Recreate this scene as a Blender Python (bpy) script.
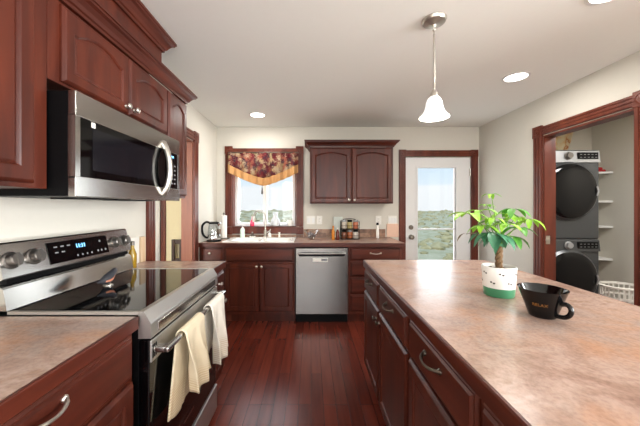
import bpy, bmesh, math, random
from mathutils import Vector, Matrix
random.seed(7)
PI = math.pi
S = bpy.context.scene
COL = S.collection
for o in list(bpy.data.objects):
    bpy.data.objects.remove(o)

# ------------------------------------------------------------------ camera
cd = bpy.data.cameras.new('camera'); cam = bpy.data.objects.new('camera', cd); COL.objects.link(cam)
cam.location = (0, 0, 1.32); cam.rotation_euler = (PI/2, 0, 0)
cd.lens = 16.0; cd.sensor_width = 36; cd.shift_x = 9/640; cd.shift_y = -6/640
cd.clip_start = 0.02; cd.clip_end = 600
S.camera = cam
S.view_settings.view_transform = 'Standard'; S.view_settings.look = 'None'
S.view_settings.gamma = 1; S.view_settings.use_curve_mapping = False
S.view_settings.exposure = 0.52

# ------------------------------------------------------------------ world, sun, large lights
w = bpy.data.worlds.new('world'); S.world = w; w.use_nodes = True
nt = w.node_tree; nt.nodes.clear()
tc = nt.nodes.new('ShaderNodeTexCoord'); sx = nt.nodes.new('ShaderNodeSeparateXYZ')
rp = nt.nodes.new('ShaderNodeValToRGB'); bg = nt.nodes.new('ShaderNodeBackground'); wo = nt.nodes.new('ShaderNodeOutputWorld')
nt.links.new(tc.outputs['Generated'], sx.inputs[0]); nt.links.new(sx.outputs['Z'], rp.inputs[0])
nt.links.new(rp.outputs[0], bg.inputs[0]); nt.links.new(bg.outputs[0], wo.inputs[0])
e = rp.color_ramp.elements
e[0].position = 0.0; e[0].color = (.90, .93, .96, 1)
e[1].position = .5; e[1].color = (.38, .60, .90, 1)
n = e.new(.066); n.color = (.92, .95, .98, 1)
n = e.new(.076); n.color = (.76, .88, .98, 1)
n = e.new(.2); n.color = (.60, .79, .96, 1)
bg.inputs[1].default_value = .76

def light(name, kind, loc, energy, color=(1, 1, 1), direction=(0, 0, -1), sx=1, sy=1, **kw):
    d = bpy.data.lights.new(name, kind); o = bpy.data.objects.new(name, d); COL.objects.link(o)
    o.location = loc; d.energy = energy; d.color = color
    o.rotation_euler = Vector(direction).to_track_quat('-Z', 'Y').to_euler()
    if kind == 'AREA':
        d.shape = 'RECTANGLE'; d.size = sx; d.size_y = sy
    for k, v in kw.items(): setattr(d, k, v)
    return o
light('sun', 'SUN', (-10, 0, 20), 2.6, (1, .97, .92), (.45, .75, -.75), angle=.02)
light('rear_window_daylight', 'AREA', (.2, -3.1, 1.45), 75, (.97, .985, 1), (0, 1, 0), 2.6, 1.7)
light('side_fill_light', 'AREA', (4.62, -1.2, 1.35), 320, (.97, .985, 1), (-1, .12, 0), 2.8, 1.6)  # unseen fill added to brighten the left cabinets and range wall
light('kitchen_window_daylight', 'AREA', (-.63, 3.99, 1.5), 10, (.93, .97, 1), (0, -1, -.15), .8, .9)
light('door_daylight', 'AREA', (1.70, 3.99, 1.1), 7, (.95, .98, 1), (0, -1, -.1), .5, 1.5)
light('dining_fill_light', 'AREA', (-3.0, -2.9, 1.5), 240, (1, .98, .96), (0, 1, 0), 2.0, 1.6)  # added fill for the dining wall and curtain, no window behind it

# ------------------------------------------------------------------ materials
def srgb(r, g, b):
    f = lambda c: (c/255/12.92) if c/255 <= .04045 else ((c/255+.055)/1.055)**2.4
    return (f(r), f(g), f(b), 1)
def base_mat(name):
    m = bpy.data.materials.new(name); m.use_nodes = True
    t = m.node_tree; return m, t, t.nodes['Principled BSDF']
def plain(name, col, rough=.5, metal=0, spec=.5, emit=None, estr=1, coat=0, trans=0, var=0.06):
    m, t, b = base_mat(name)
    b.inputs['Base Color'].default_value = col; b.inputs['Roughness'].default_value = rough
    b.inputs['Metallic'].default_value = metal; b.inputs['Specular IOR Level'].default_value = spec
    b.inputs['Coat Weight'].default_value = coat; b.inputs['Transmission Weight'].default_value = trans
    if var:
        c = t.nodes.new('ShaderNodeTexCoord'); nz = t.nodes.new('ShaderNodeTexNoise'); nz.inputs['Scale'].default_value = 30
        hs = t.nodes.new('ShaderNodeMix'); hs.data_type = 'RGBA'
        t.links.new(c.outputs['Object'], nz.inputs['Vector']); t.links.new(nz.outputs[0], hs.inputs[0])
        hs.inputs[6].default_value = tuple(max(0, x*(1-var)) for x in col[:3])+(1,)
        hs.inputs[7].default_value = tuple(min(1, x*(1+var)) for x in col[:3])+(1,)
        t.links.new(hs.outputs[2], b.inputs['Base Color'])
    if emit:
        b.inputs['Emission Color'].default_value = emit; b.inputs['Emission Strength'].default_value = estr
    return m
def ramp_mat(name, scale, stops, rough=.4, detail=4, spec=.5, bump=0, bscale=None, coat=0, metal=0, distortion=0, rough_var=0):
    """noise in object space -> colour ramp"""
    m, t, b = base_mat(name)
    c = t.nodes.new('ShaderNodeTexCoord'); mp = t.nodes.new('ShaderNodeMapping'); nz = t.nodes.new('ShaderNodeTexNoise'); r = t.nodes.new('ShaderNodeValToRGB')
    mp.inputs['Scale'].default_value = scale
    nz.inputs['Scale'].default_value = 1; nz.inputs['Detail'].default_value = detail; nz.inputs['Distortion'].default_value = distortion
    t.links.new(c.outputs['Object'], mp.inputs[0]); t.links.new(mp.outputs[0], nz.inputs['Vector']); t.links.new(nz.outputs[0], r.inputs[0]); t.links.new(r.outputs[0], b.inputs['Base Color'])
    el = r.color_ramp.elements
    el[0].position, el[0].color = stops[0]; el[1].position, el[1].color = stops[-1]
    for p, cc in stops[1:-1]:
        k = el.new(p); k.color = cc
    b.inputs['Roughness'].default_value = rough; b.inputs['Specular IOR Level'].default_value = spec; b.inputs['Coat Weight'].default_value = coat
    b.inputs['Metallic'].default_value = metal
    if bump:
        bp = t.nodes.new('ShaderNodeBump'); bp.inputs['Strength'].default_value = bump; bp.inputs['Distance'].default_value = .01
        t.links.new(nz.outputs[0], bp.inputs['Height']); t.links.new(bp.outputs[0], b.inputs['Normal'])
    return m
def wood(name, dark, mid, lite, scale, rough=.36):
    return ramp_mat(name, scale, [(.25, dark), (.5, mid), (.78, lite)], rough, 5, .32, bump=.02, distortion=.6)
DK, MD, LT = srgb(54, 22, 15), srgb(76, 32, 21), srgb(98, 44, 28)
M = {}
M['cherry'] = wood('cherry_wood_vertical_grain', DK, MD, LT, (14, 14, 1.6))
M['cherry_y'] = wood('cherry_wood_grain_along_y', DK, MD, LT, (14, 1.6, 14))
M['cherry_x'] = wood('cherry_wood_grain_along_x', DK, MD, LT, (1.6, 14, 14))
M['trim'] = wood('stained_trim_wood', srgb(72, 32, 23), srgb(98, 46, 32), srgb(120, 60, 42), (10, 10, 2), .35)
M['jamb'] = wood('jamb_wood', srgb(104, 58, 42), srgb(122, 70, 50), srgb(136, 82, 58), (10, 10, 2), .4)
M['dark'] = plain('dark_recess', srgb(22, 16, 15), .7)
M['wall'] = plain('wall_paint', srgb(210, 206, 195), .85, spec=.2, var=.015)
M['yellow'] = plain('yellow_wall_paint', srgb(208, 199, 166), .85, spec=.2, var=.015)
M['ceil'] = plain('ceiling_paint', srgb(240, 241, 235), .9, spec=.15, var=.01)
M['white'] = plain('white_paint', srgb(228, 228, 226), .4, var=.01)
M['vinyl'] = plain('white_vinyl', srgb(235, 235, 235), .35, var=.01)
M['plastic'] = plain('white_plastic', srgb(232, 230, 222), .35, var=.01)
M['ceramic'] = plain('white_ceramic', srgb(240, 238, 232), .12, var=.01)
M['black'] = plain('black_plastic', srgb(9, 9, 10), .45, spec=.12, var=.02)
M['bglass'] = plain('black_glass', srgb(5, 5, 6), .05, spec=.35, var=0)
M['blackceramic'] = plain('black_glaze', srgb(7, 7, 8), .08, spec=.4, var=0)
M['nickel'] = plain('brushed_nickel', srgb(200, 195, 186), .33, metal=1)
M['bronze'] = plain('dark_bronze', srgb(120, 113, 104), .3, metal=1)
M['chrome'] = plain('chrome', srgb(200, 200, 200), .12, metal=1, var=0)
def lam_mat():
    m, t, b = base_mat('mottled_laminate'); N = t.nodes.new; L = t.links.new
    c = N('ShaderNodeTexCoord')
    def noise(sc, det, dis=0, off=0):
        mp = N('ShaderNodeMapping'); mp.inputs['Location'].default_value = (off, off, off); L(c.outputs['Object'], mp.inputs[0])
        n = N('ShaderNodeTexNoise'); n.inputs['Scale'].default_value = sc; n.inputs['Detail'].default_value = det; n.inputs['Distortion'].default_value = dis; n.inputs['Roughness'].default_value = .62
        L(mp.outputs[0], n.inputs['Vector']); return n.outputs[0]
    def ramp(f, st):
        r = N('ShaderNodeValToRGB'); L(f, r.inputs[0]); el = r.color_ramp.elements
        el[0].position, el[0].color = st[0]; el[1].position, el[1].color = st[-1]
        for p, cc in st[1:-1]: k = el.new(p); k.color = cc
        return r.outputs[0]
    def mix(f, a, bb, mode='MIX', fac=None):
        x = N('ShaderNodeMix'); x.data_type = 'RGBA'; x.blend_type = mode
        if f is not None: L(f, x.inputs[0])
        else: x.inputs[0].default_value = fac
        L(a, x.inputs[6]); L(bb, x.inputs[7]); return x.outputs[2]
    A = ramp(noise(7, 9, .7), [(.32, srgb(140, 109, 95)), (.46, srgb(168, 138, 123)), (.56, srgb(184, 157, 143)), (.70, srgb(162, 130, 112))])
    B = ramp(noise(5, 7, .5, 3.7), [(.35, srgb(182, 138, 110)), (.6, srgb(166, 147, 137))])
    K = ramp(noise(2.6, 6, .4, 9.1), [(.42, (0, 0, 0, 1)), (.62, (1, 1, 1, 1))])
    X = mix(K, A, B)
    G = ramp(noise(85, 3), [(.32, (.78, .78, .78, 1)), (.55, (1, 1, 1, 1)), (.7, (1.08, 1.08, 1.08, 1))])
    L(mix(None, X, G, 'MULTIPLY', .8), b.inputs['Base Color'])
    b.inputs['Roughness'].default_value = .25
    return m
M['lam'] = lam_mat()
def brushed(name, col, scale, rough=.24):
    m, t, b = base_mat(name)
    b.inputs['Metallic'].default_value = 1; b.inputs['Base Color'].default_value = col
    c = t.nodes.new('ShaderNodeTexCoord'); mp = t.nodes.new('ShaderNodeMapping'); nz = t.nodes.new('ShaderNodeTexNoise')
    mp.inputs['Scale'].default_value = scale; nz.inputs['Scale'].default_value = 1; nz.inputs['Detail'].default_value = 3
    mr = t.nodes.new('ShaderNodeMapRange'); mr.inputs[3].default_value = rough-.02; mr.inputs[4].default_value = rough+.05
    bp = t.nodes.new('ShaderNodeBump'); bp.inputs['Strength'].default_value = .001; bp.inputs['Distance'].default_value = .0002
    t.links.new(c.outputs['Object'], mp.inputs[0]); t.links.new(mp.outputs[0], nz.inputs['Vector'])
    t.links.new(nz.outputs[0], mr.inputs[0]); t.links.new(mr.outputs[0], b.inputs['Roughness'])
    t.links.new(nz.outputs[0], bp.inputs['Height']); t.links.new(bp.outputs[0], b.inputs['Normal'])
    return m
M['steel_y'] = brushed('brushed_steel_along_y', srgb(196, 194, 190), (420, 3, 420), .19)
M['steel_z'] = plain('brushed_steel_vertical', srgb(146, 144, 140), .27, metal=1, var=0)
M['steel_front'] = brushed('brushed_steel_front', srgb(206, 204, 200), (420, 3, 420), .40)
M['graphite'] = plain('graphite_enamel', srgb(74, 76, 78), .35, metal=.5)
M['silver'] = plain('silver_enamel', srgb(170, 172, 175), .3, metal=.6)
def clear(name, tint=(1, 1, 1, 1), gloss=.08, rough=.02):
    m, t, b = base_mat(name); t.nodes.remove(b)
    tr = t.nodes.new('ShaderNodeBsdfTransparent'); gl = t.nodes.new('ShaderNodeBsdfGlossy'); mx = t.nodes.new('ShaderNodeMixShader'); fr = t.nodes.new('ShaderNodeLayerWeight'); fr.inputs[0].default_value = .5
    pw = t.nodes.new('ShaderNodeMath'); pw.operation = 'POWER'; pw.inputs[1].default_value = 4
    tr.inputs[0].default_value = tint; gl.inputs['Roughness'].default_value = rough
    ml = t.nodes.new('ShaderNodeMath'); ml.operation = 'MULTIPLY_ADD'; ml.inputs[1].default_value = .5; ml.inputs[2].default_value = gloss
    t.links.new(fr.outputs['Facing'], pw.inputs[0]); t.links.new(pw.outputs[0], ml.inputs[0]); t.links.new(ml.outputs[0], mx.inputs[0])
    t.links.new(tr.outputs[0], mx.inputs[1]); t.links.new(gl.outputs[0], mx.inputs[2])
    t.links.new(mx.outputs[0], t.nodes['Material Output'].inputs[0]); return m
M['pane'] = clear('window_glass', (.98, .99, .99, 1), .03)
M['glass'] = clear('clear_glass', (.95, .96, .96, 1), .16)
M['milk'] = clear('cloudy_glass', (.80, .83, .84, 1), .14, .2)

def see_light(m, col, fac=.5):
    t = m.node_tree; b = t.nodes['Principled BSDF']
    tl = t.nodes.new('ShaderNodeBsdfTranslucent'); tl.inputs[0].default_value = col; ms = t.nodes.new('ShaderNodeMixShader'); ms.inputs[0].default_value = fac
    src = b.inputs['Base Color'].links
    if src: t.links.new(src[0].from_socket, tl.inputs[0])
    t.links.new(b.outputs[0], ms.inputs[1]); t.links.new(tl.outputs[0], ms.inputs[2]); t.links.new(ms.outputs[0], t.nodes['Material Output'].inputs[0])
def floor_mat():
    m, t, b = base_mat('cherry_plank_floor')
    c = t.nodes.new('ShaderNodeTexCoord'); mp = t.nodes.new('ShaderNodeMapping'); mp.inputs['Rotation'].default_value = (0, 0, PI/2)
    br = t.nodes.new('ShaderNodeTexBrick'); br.offset = .37; br.offset_frequency = 3
    br.inputs['Scale'].default_value = 1; br.inputs['Brick Width'].default_value = .95; br.inputs['Row Height'].default_value = .083
    br.inputs['Mortar Size'].default_value = .0016; br.inputs['Mortar Smooth'].default_value = .3; br.inputs['Bias'].default_value = 0
    br.inputs['Color1'].default_value = srgb(88, 35, 25); br.inputs['Color2'].default_value = srgb(108, 46, 33); br.inputs['Mortar'].default_value = srgb(40, 14, 11)
    nz = t.nodes.new('ShaderNodeTexNoise'); mp2 = t.nodes.new('ShaderNodeMapping'); mp2.inputs['Scale'].default_value = (30, 2.5, 1); nz.inputs['Scale'].default_value = 1; nz.inputs['Detail'].default_value = 5
    r = t.nodes.new('ShaderNodeMapRange'); r.inputs[1].default_value = .25; r.inputs[2].default_value = .75; r.inputs[3].default_value = .72; r.inputs[4].default_value = 1.25
    mx = t.nodes.new('ShaderNodeMix'); mx.data_type = 'RGBA'; mx.blend_type = 'MULTIPLY'; mx.inputs[0].default_value = 1
    t.links.new(c.outputs['Object'], mp.inputs[0]); t.links.new(mp.outputs[0], br.inputs['Vector'])
    t.links.new(c.outputs['Object'], mp2.inputs[0]); t.links.new(mp2.outputs[0], nz.inputs['Vector']); t.links.new(nz.outputs[0], r.inputs[0])
    t.links.new(br.outputs['Color'], mx.inputs[6]); t.links.new(r.outputs[0], mx.inputs[7]); t.links.new(mx.outputs[2], b.inputs['Base Color'])
    bp = t.nodes.new('ShaderNodeBump'); bp.inputs['Strength'].default_value = .25; bp.inputs['Distance'].default_value = .003; bp.invert = True
    t.links.new(br.outputs['Fac'], bp.inputs['Height']); t.links.new(bp.outputs[0], b.inputs['Normal'])
    b.inputs['Roughness'].default_value = .27; return m
M['floor'] = floor_mat()
def tile_mat():
    m, t, b = base_mat('brown_stone_tile')
    c = t.nodes.new('ShaderNodeTexCoord'); mp = t.nodes.new('ShaderNodeMapping'); mp.inputs['Rotation'].default_value = (PI/2, 0, 0)
    br = t.nodes.new('ShaderNodeTexBrick'); br.offset = .5
    br.inputs['Scale'].default_value = 1; br.inputs['Brick Width'].default_value = .10; br.inputs['Row Height'].default_value = .054
    br.inputs['Mortar Size'].default_value = .002
    br.inputs['Color1'].default_value = srgb(112, 78, 58); br.inputs['Color2'].default_value = srgb(160, 122, 96); br.inputs['Mortar'].default_value = srgb(128, 104, 88)
    nz = t.nodes.new('ShaderNodeTexNoise'); nz.inputs['Scale'].default_value = 22; nz.inputs['Detail'].default_value = 6
    r = t.nodes.new('ShaderNodeMapRange'); r.inputs[1].default_value = .3; r.inputs[2].default_value = .7; r.inputs[3].default_value = .6; r.inputs[4].default_value = 1.35
    mx = t.nodes.new('ShaderNodeMix'); mx.data_type = 'RGBA'; mx.blend_type = 'MULTIPLY'; mx.inputs[0].default_value = 1
    t.links.new(c.outputs['Object'], mp.inputs[0]); t.links.new(mp.outputs[0], br.inputs['Vector']); t.links.new(c.outputs['Object'], nz.inputs['Vector'])
    t.links.new(nz.outputs[0], r.inputs[0]); t.links.new(br.outputs['Color'], mx.inputs[6]); t.links.new(r.outputs[0], mx.inputs[7]); t.links.new(mx.outputs[2], b.inputs['Base Color'])
    b.inputs['Roughness'].default_value = .4; return m
M['tile'] = tile_mat()

# ------------------------------------------------------------------ mesh helpers
WL = {}
def tag(o, label=None, cat=None, group=None, kind=None):
    if label: o['label'] = label
    if cat: o['category'] = cat
    if group: o['group'] = group
    if kind: o['kind'] = kind
    return o
def thing(name, loc, label, cat, group=None, kind=None):
    o = bpy.data.objects.new(name, None); COL.objects.link(o); o.location = loc; o.empty_display_size = .05
    WL[o] = Vector(loc); return tag(o, label, cat, group, kind)
def obj(name, bm, mat, parent=None, loc=None, smooth=False, label=None):
    """link a bmesh (world coordinates) as one mesh object"""
    org = WL[parent] if parent else Vector(loc or (0, 0, 0))
    bmesh.ops.recalc_face_normals(bm, faces=bm.faces)
    bmesh.ops.translate(bm, verts=bm.verts, vec=-org)
    me = bpy.data.meshes.new(name); bm.to_mesh(me); bm.free()
    for mm in (mat if isinstance(mat, (list, tuple)) else [mat]): me.materials.append(mm)
    if smooth:
        for p in me.polygons: p.use_smooth = True
    o = bpy.data.objects.new(name, me); COL.objects.link(o); WL[o] = org
    if smooth:
        try:
            me.set_sharp_from_angle(angle=math.radians(38))
        except Exception: pass
    if parent: o.parent = parent
    else: o.location = org
    if label: o['label'] = label
    return o
def single(name, bm, mat, loc, label, cat, group=None, smooth=False, kind=None):
    return tag(obj(name, bm, mat, None, loc, smooth), label, cat, group, kind)
def struct(name, bm, mat, parent=None, smooth=False):
    o = obj(name, bm, mat, parent, smooth=smooth)
    if not parent: o['kind'] = 'structure'
    return o
def copy_tree(o, parent=None):
    c = o.copy(); COL.objects.link(c)
    if parent: c.parent = parent
    for ch in list(o.children): copy_tree(ch, c)
    return c
def new(): return bmesh.new()
def bx(bm, a, b, bev=0, seg=2):
    lo = [min(a[i], b[i]) for i in range(3)]; hi = [max(a[i], b[i]) for i in range(3)]
    t = bmesh.new()
    v = [t.verts.new((x, y, z)) for x in (lo[0], hi[0]) for y in (lo[1], hi[1]) for z in (lo[2], hi[2])]
    for f in ((0, 1, 3, 2), (4, 6, 7, 5), (0, 4, 5, 1), (2, 3, 7, 6), (0, 2, 6, 4), (1, 5, 7, 3)):
        t.faces.new([v[i] for i in f])
    if bev: bmesh.ops.bevel(t, geom=t.edges[:], offset=bev, segments=seg, affect='EDGES', profile=.5)
    merge(bm, t); return bm
def merge(bm, t, mi=None):
    me = bpy.data.meshes.new('tmp'); bmesh.ops.recalc_face_normals(t, faces=t.faces); t.to_mesh(me); t.free()
    n0 = len(bm.faces); bm.from_mesh(me); bpy.data.meshes.remove(me)
    if mi is not None:
        bm.faces.ensure_lookup_table()
        for f in bm.faces[n0:]: f.material_index = mi
def loft(bm, rings, cap0=True, cap1=True, closed=True, mi=0):
    R = [[bm.verts.new(p) for p in r] for r in rings]
    for a, b in zip(R, R[1:]):
        m = len(a)
        for i in range(m if closed else m-1):
            j = (i+1) % m
            f = bm.faces.new((a[i], a[j], b[j], b[i])); f.material_index = mi
    if cap0: bm.faces.new(R[0][::-1]).material_index = mi
    if cap1: bm.faces.new(R[-1]).material_index = mi
    return bm
def frame_of(axis):
    a = Vector(axis).normalized(); u = a.orthogonal().normalized(); return u, a.cross(u), a
def lathe(bm, prof, org, axis=(0, 0, 1), seg=24, sxy=(1, 1), cap0=True, cap1=True, mi=0):
    org = Vector(org)
    if tuple(axis) == (0, 0, 1): u, v, a = Vector((1, 0, 0)), Vector((0, 1, 0)), Vector((0, 0, 1))
    else: u, v, a = frame_of(axis)
    rings = [[org + u*(max(r, 1e-4)*math.cos(2*PI*i/seg)*sxy[0]) + v*(max(r, 1e-4)*math.sin(2*PI*i/seg)*sxy[1]) + a*h for i in range(seg)] for r, h in prof]
    return loft(bm, rings, cap0, cap1, mi=mi)
def tube(bm, pts, r, seg=8, mi=0):
    pts = [Vector(p) for p in pts]; rs = r if isinstance(r, (list, tuple)) else [r]*len(pts)
    u = None; rings = []
    for i, p in enumerate(pts):
        t = (pts[min(i+1, len(pts)-1)] - pts[max(i-1, 0)]).normalized()
        if u is None: u = t.orthogonal().normalized()
        u = (u - t*u.dot(t)).normalized(); v = t.cross(u)
        rings.append([p + (u*math.cos(2*PI*k/seg) + v*math.sin(2*PI*k/seg))*rs[i] for k in range(seg)])
    return loft(bm, rings, mi=mi)
def ball(bm, c, r, sc=(1, 1, 1), seg=14, mi=0):
    t = bmesh.new(); bmesh.ops.create_uvsphere(t, u_segments=seg, v_segments=max(6, seg//2+2), radius=r)
    for v in t.verts: v.co = Vector((v.co.x*sc[0], v.co.y*sc[1], v.co.z*sc[2])) + Vector(c)
    merge(bm, t, mi)
def prism(bm, poly, fn, a, b):
    """poly: list of 2-D points; fn(p, q, s) -> world; extruded from s=a to s=b"""
    return loft(bm, [[fn(p[0], p[1], a) for p in poly], [fn(p[0], p[1], b) for p in poly]])
def FX(x, s=1): return lambda u, v, h: Vector((x+s*h, u, v))
def FY(y): return lambda u, v, h: Vector((u, y-h, v))
def fbox(bm, F, u0, u1, v0, v1, h0, h1, bev=0): return bx(bm, F(u0, v0, h0), F(u1, v1, h1), bev)
def bez(p0, p1, p2, n):
    p0, p1, p2 = Vector(p0), Vector(p1), Vector(p2)
    return [p0*(1-t)**2 + p1*2*t*(1-t) + p2*t*t for t in [i/n for i in range(n+1)]]
def smooth(pts, n=5):
    pts = [Vector(p) for p in pts]; out = []
    for i in range(len(pts)-1):
        p0, p1, p2, p3 = pts[max(i-1, 0)], pts[i], pts[i+1], pts[min(i+2, len(pts)-1)]
        for k in range(n):
            t = k/n; out.append(.5*((2*p1)+(p2-p0)*t+(2*p0-5*p1+4*p2-p3)*t*t+(3*p1-p0-3*p2+p3)*t**3))
    return out+[pts[-1]]
def P(px, py, d):
    return Vector(((px-311)*d/284.444, d, 1.32+(207-py)*d/284.444))
def text_bm(body, size, F, u, v, h, ext=.0006, flip=False):
    """lettering as raised mesh on a face F, centred at (u,v)"""
    cu = bpy.data.curves.new('lettering', 'FONT'); cu.body = body; cu.size = size; cu.align_x = 'CENTER'; cu.align_y = 'CENTER'; cu.extrude = ext
    to = bpy.data.objects.new('lettering', cu); COL.objects.link(to)
    dg = bpy.context.evaluated_depsgraph_get(); dg.update()
    me = bpy.data.meshes.new_from_object(to.evaluated_get(dg)); bm = bmesh.new(); bm.from_mesh(me)
    bpy.data.objects.remove(to); bpy.data.meshes.remove(me)
    for q in bm.verts: q.co = F(u + (-q.co.x if flip else q.co.x), v+q.co.y, h+q.co.z)
    return bm

# ------------------------------------------------------------------ cabinet fronts
def ring(u0, u1, v0, v1, ins, arch, K=14):
    a, b, c, d = u0+ins, u1-ins, v0+ins, v1-ins
    pts = [(a, c), (b, c)]
    for k in range(K+1):
        t = k/K; s = abs(2*t-1)
        drop = 0 if not arch else arch*(0 if s < 1e-6 else (1-math.sqrt(max(0, 1-(s*.97)**2)))*1.3 if s < .8 else (1-math.sqrt(1-.776**2))*1.3 + (s-.8)*.4)
        pts.append((b+(a-b)*t, d-drop))
    return pts
def door_bm(F, u0, u1, v0, v1, t=.02, fw=.055, arch=0):
    bm = new()
    spec = [(0, 0, 0), (0, t-.011, 0), (.007, t-.003, 0), (.011, t, 0), (fw-.004, t, 1), (fw, t-.003, 1), (fw+.004, t-.009, 1), (fw+.012, t-.006, 1), (fw+.016, t-.0062, 1)]
    loft(bm, [[F(p[0], p[1], h) for p in ring(u0, u1, v0, v1, i, arch*a)] for i, h, a in spec])
    return bm
def drawer_bm(F, u0, u1, v0, v1, t=.02):
    bm = new()
    spec = [(0, 0), (0, t*.25), (.007, t*.58), (.012, t*.6), (.017, t*.96), (.021, t)]
    loft(bm, [[F(p[0], p[1], h) for p in ring(u0, u1, v0, v1, i, 0, 2)] for i, h in spec])
    return bm
def pull_bm(F, u, v, h, half=.058):
    bm = new(); pts = []
    for k in range(13):
        t = k/12; uu = u + half*(2*t-1)
        hh = h + .004 + .026*math.sin(PI*t)**.6; pts.append(F(uu, v - .006*math.sin(PI*t), hh))
    tube(bm, pts, [.0065 - .0018*math.sin(PI*k/12) for k in range(13)], 8)
    for s in (-1, 1):
        lathe(bm, [(.0105, 0), (.0105, .003), (.007, .007), (.003, .0085)], F(u+s*half, v, h), F(0, 0, 1)-F(0, 0, 0), 12)
    return bm
def knob_bm(F, u, v, h, r=.015):
    bm = new()
    lathe(bm, [(r*.65, 0), (r*.6, .003), (r*.38, .006), (r*.36, .012), (r*.9, .017), (r, .021), (r*.85, .025), (r*.4, .028), (.0005, .0285)], F(u, v, h), F(0, 0, 1)-F(0, 0, 0), 16)
    return bm
def cabinet(name, label, cat, F, u0, u1, z0, z1, depth, fronts, wmat='cherry', dmat='cherry', group=None, hollow=False, kmat='nickel', toe=True):
    c = (F(u0, z0, 0)+F(u1, z0, -depth))/2; c.z = z0
    r = thing(name, c, label, cat, group)
    b = new(); zb = z0
    if toe and z0 == 0:
        zb = .10; fbox(b, F, u0, u1, 0, .1, -depth, -.07)
    if hollow:
        fbox(b, F, u0, u0+.018, zb, z1, -depth, 0); fbox(b, F, u1-.018, u1, zb, z1, -depth, 0); fbox(b, F, u0+.018, u1-.018, zb, zb+.02, -depth, 0)
        fbox(b, F, u0+.018, u1-.018, zb+.02, z1, -.018, 0)
    else: fbox(b, F, u0, u1, zb, z1, -depth, 0, .0015)
    obj('body', b, M[wmat], r)
    for f in fronts:
        if f['k'] == 'door':
            d = obj('door', door_bm(F, *f['r'], arch=f.get('arch', 0), fw=f.get('fw', .055)), M['cherry'], r)
            if 'knob' in f: obj('knob', knob_bm(F, f['knob'][0], f['knob'][1], .02), M[kmat], d, smooth=True)
        else:
            d = obj(f.get('name', 'drawer'), drawer_bm(F, *f['r']), M[dmat], r)
            if 'pull' in f: obj('handle', pull_bm(F, *f['pull'], .02), M[f.get('pm', 'nickel')], d, smooth=True)
            if 'knob' in f: obj('knob', knob_bm(F, f['knob'][0], f['knob'][1], .02), M[kmat], d, smooth=True)
    return r
def crown(bm, path, prof, z):
    """path: [(x,y,nx,ny)], prof: [(out, dz)] closed polygon"""
    rings = [[(x+nx*o, y+ny*o, z+dz) for o, dz in prof] for x, y, nx, ny in path]
    return loft(bm, rings)
def fluted(bm, F, u0, u1, v0, v1, along):
    """casing board with ridges on the face F, thickness 18 mm"""
    fbox(bm, F, u0, u1, v0, v1, 0, .016, .002)
    n = 3
    for k in range(n):
        if along == 'v':
            a = u0+(u1-u0)*(k+.5)/n; r = (u1-u0)/n*.36; fbox(bm, F, a-r, a+r, v0, v1, .014, .022, .003)
        else:
            a = v0+(v1-v0)*(k+.5)/n; r = (v1-v0)/n*.36; fbox(bm, F, u0, u1, a-r, a+r, .014, .022, .003)
def rosette(bm, F, u, v, s):
    fbox(bm, F, u-s, u+s, v-s, v+s, 0, .026, .002)
    lathe(bm, [(s*.78, 0), (s*.78, .003), (s*.6, .005), (s*.55, .001), (s*.3, .001), (s*.25, .006), (.001, .007)], F(u, v, .0255), F(0, 0, 1)-F(0, 0, 0), 20)

# ------------------------------------------------------------------ room shell
H = 2.40; YB = 3.84; XL = -1.27; XR = 2.27; XLA = 3.79; YR = -3.0; XD = -4.6
b = new(); bx(b, (XD-.1, YR-.15, -.1), (4.75, YB+.14, 0)); struct('floor', b, M['floor'])
b = new(); bx(b, (XD-.2, YR-.2, H), (4.85, YB+.3, H+.12)); struct('ceiling', b, M['ceil'])
WX0, WX1, WZ0, WZ1 = -1.06, -.2025, 1.058, 2.05        # kitchen window opening
DX0, DX1, DZ1 = 1.27, 2.16, 2.0                        # exterior door opening
LX0, LX1, LZ0, LZ1 = 2.75, 3.42, 1.25, 2.30            # laundry window opening
b = new()
def wy(x0, x1, z0, z1): bx(b, (x0, YB, z0), (x1, YB+.14, z1))
wy(XL, WX0, 0, H); wy(WX0, WX1, 0, WZ0); wy(WX0, WX1, WZ1, H); wy(WX1, DX0, 0, H); wy(DX0, DX1, DZ1, H); wy(DX1, XR+.11, 0, H)
wy(XR+.11, LX0, 0, H); wy(LX0, LX1, 0, LZ0); wy(LX0, LX1, LZ1, H); wy(LX1, XLA+.1, 0, H)
struct('wall_back', b, M['wall'])
b = new(); t = .12
bx(b, (XL-t, YR, 0), (XL, 2.29, H)); bx(b, (XL-t, 2.29, 2.03), (XL, 3.06, H)); bx(b, (XL-t, 3.06, 0), (XL, YB, H))
struct('wall_left', b, M['wall'])
b = new()
bx(b, (XR, .8, 0), (XR+.11, 1.986, H)); bx(b, (XR, 1.986, 2.016), (XR+.11, 2.78, H)); bx(b, (XR, 2.78, 0), (XR+.11, YB, H))
struct('wall_right', b, M['wall'])
b = new(); bx(b, (XLA, .9, 0), (XLA+.1, YB, H)); struct('wall_laundry_right', b, M['wall'])
b = new(); bx(b, (XR+.11, .8, 0), (4.6, .9, H)); struct('wall_laundry_front', b, M['wall'])
b = new()
bx(b, (XL, YR-.12, 0), (-1.1, YR, H)); bx(b, (1.5, YR-.12, 0), (4.6, YR, H)); bx(b, (-1.1, YR-.12, 0), (1.5, YR, .6)); bx(b, (-1.1, YR-.12, 2.3), (1.5, YR, H))
struct('wall_rear', b, M['wall'])
b = new(); bx(b, (4.6, YR, 0), (4.72, -2.6, H)); bx(b, (4.6, .2, 0), (4.72, .9, H)); bx(b, (4.6, -2.6, 0), (4.72, .2, .5)); bx(b, (4.6, -2.6, 2.2), (4.72, .2, H))
struct('wall_living_right', b, M['wall'])
b = new()
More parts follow.
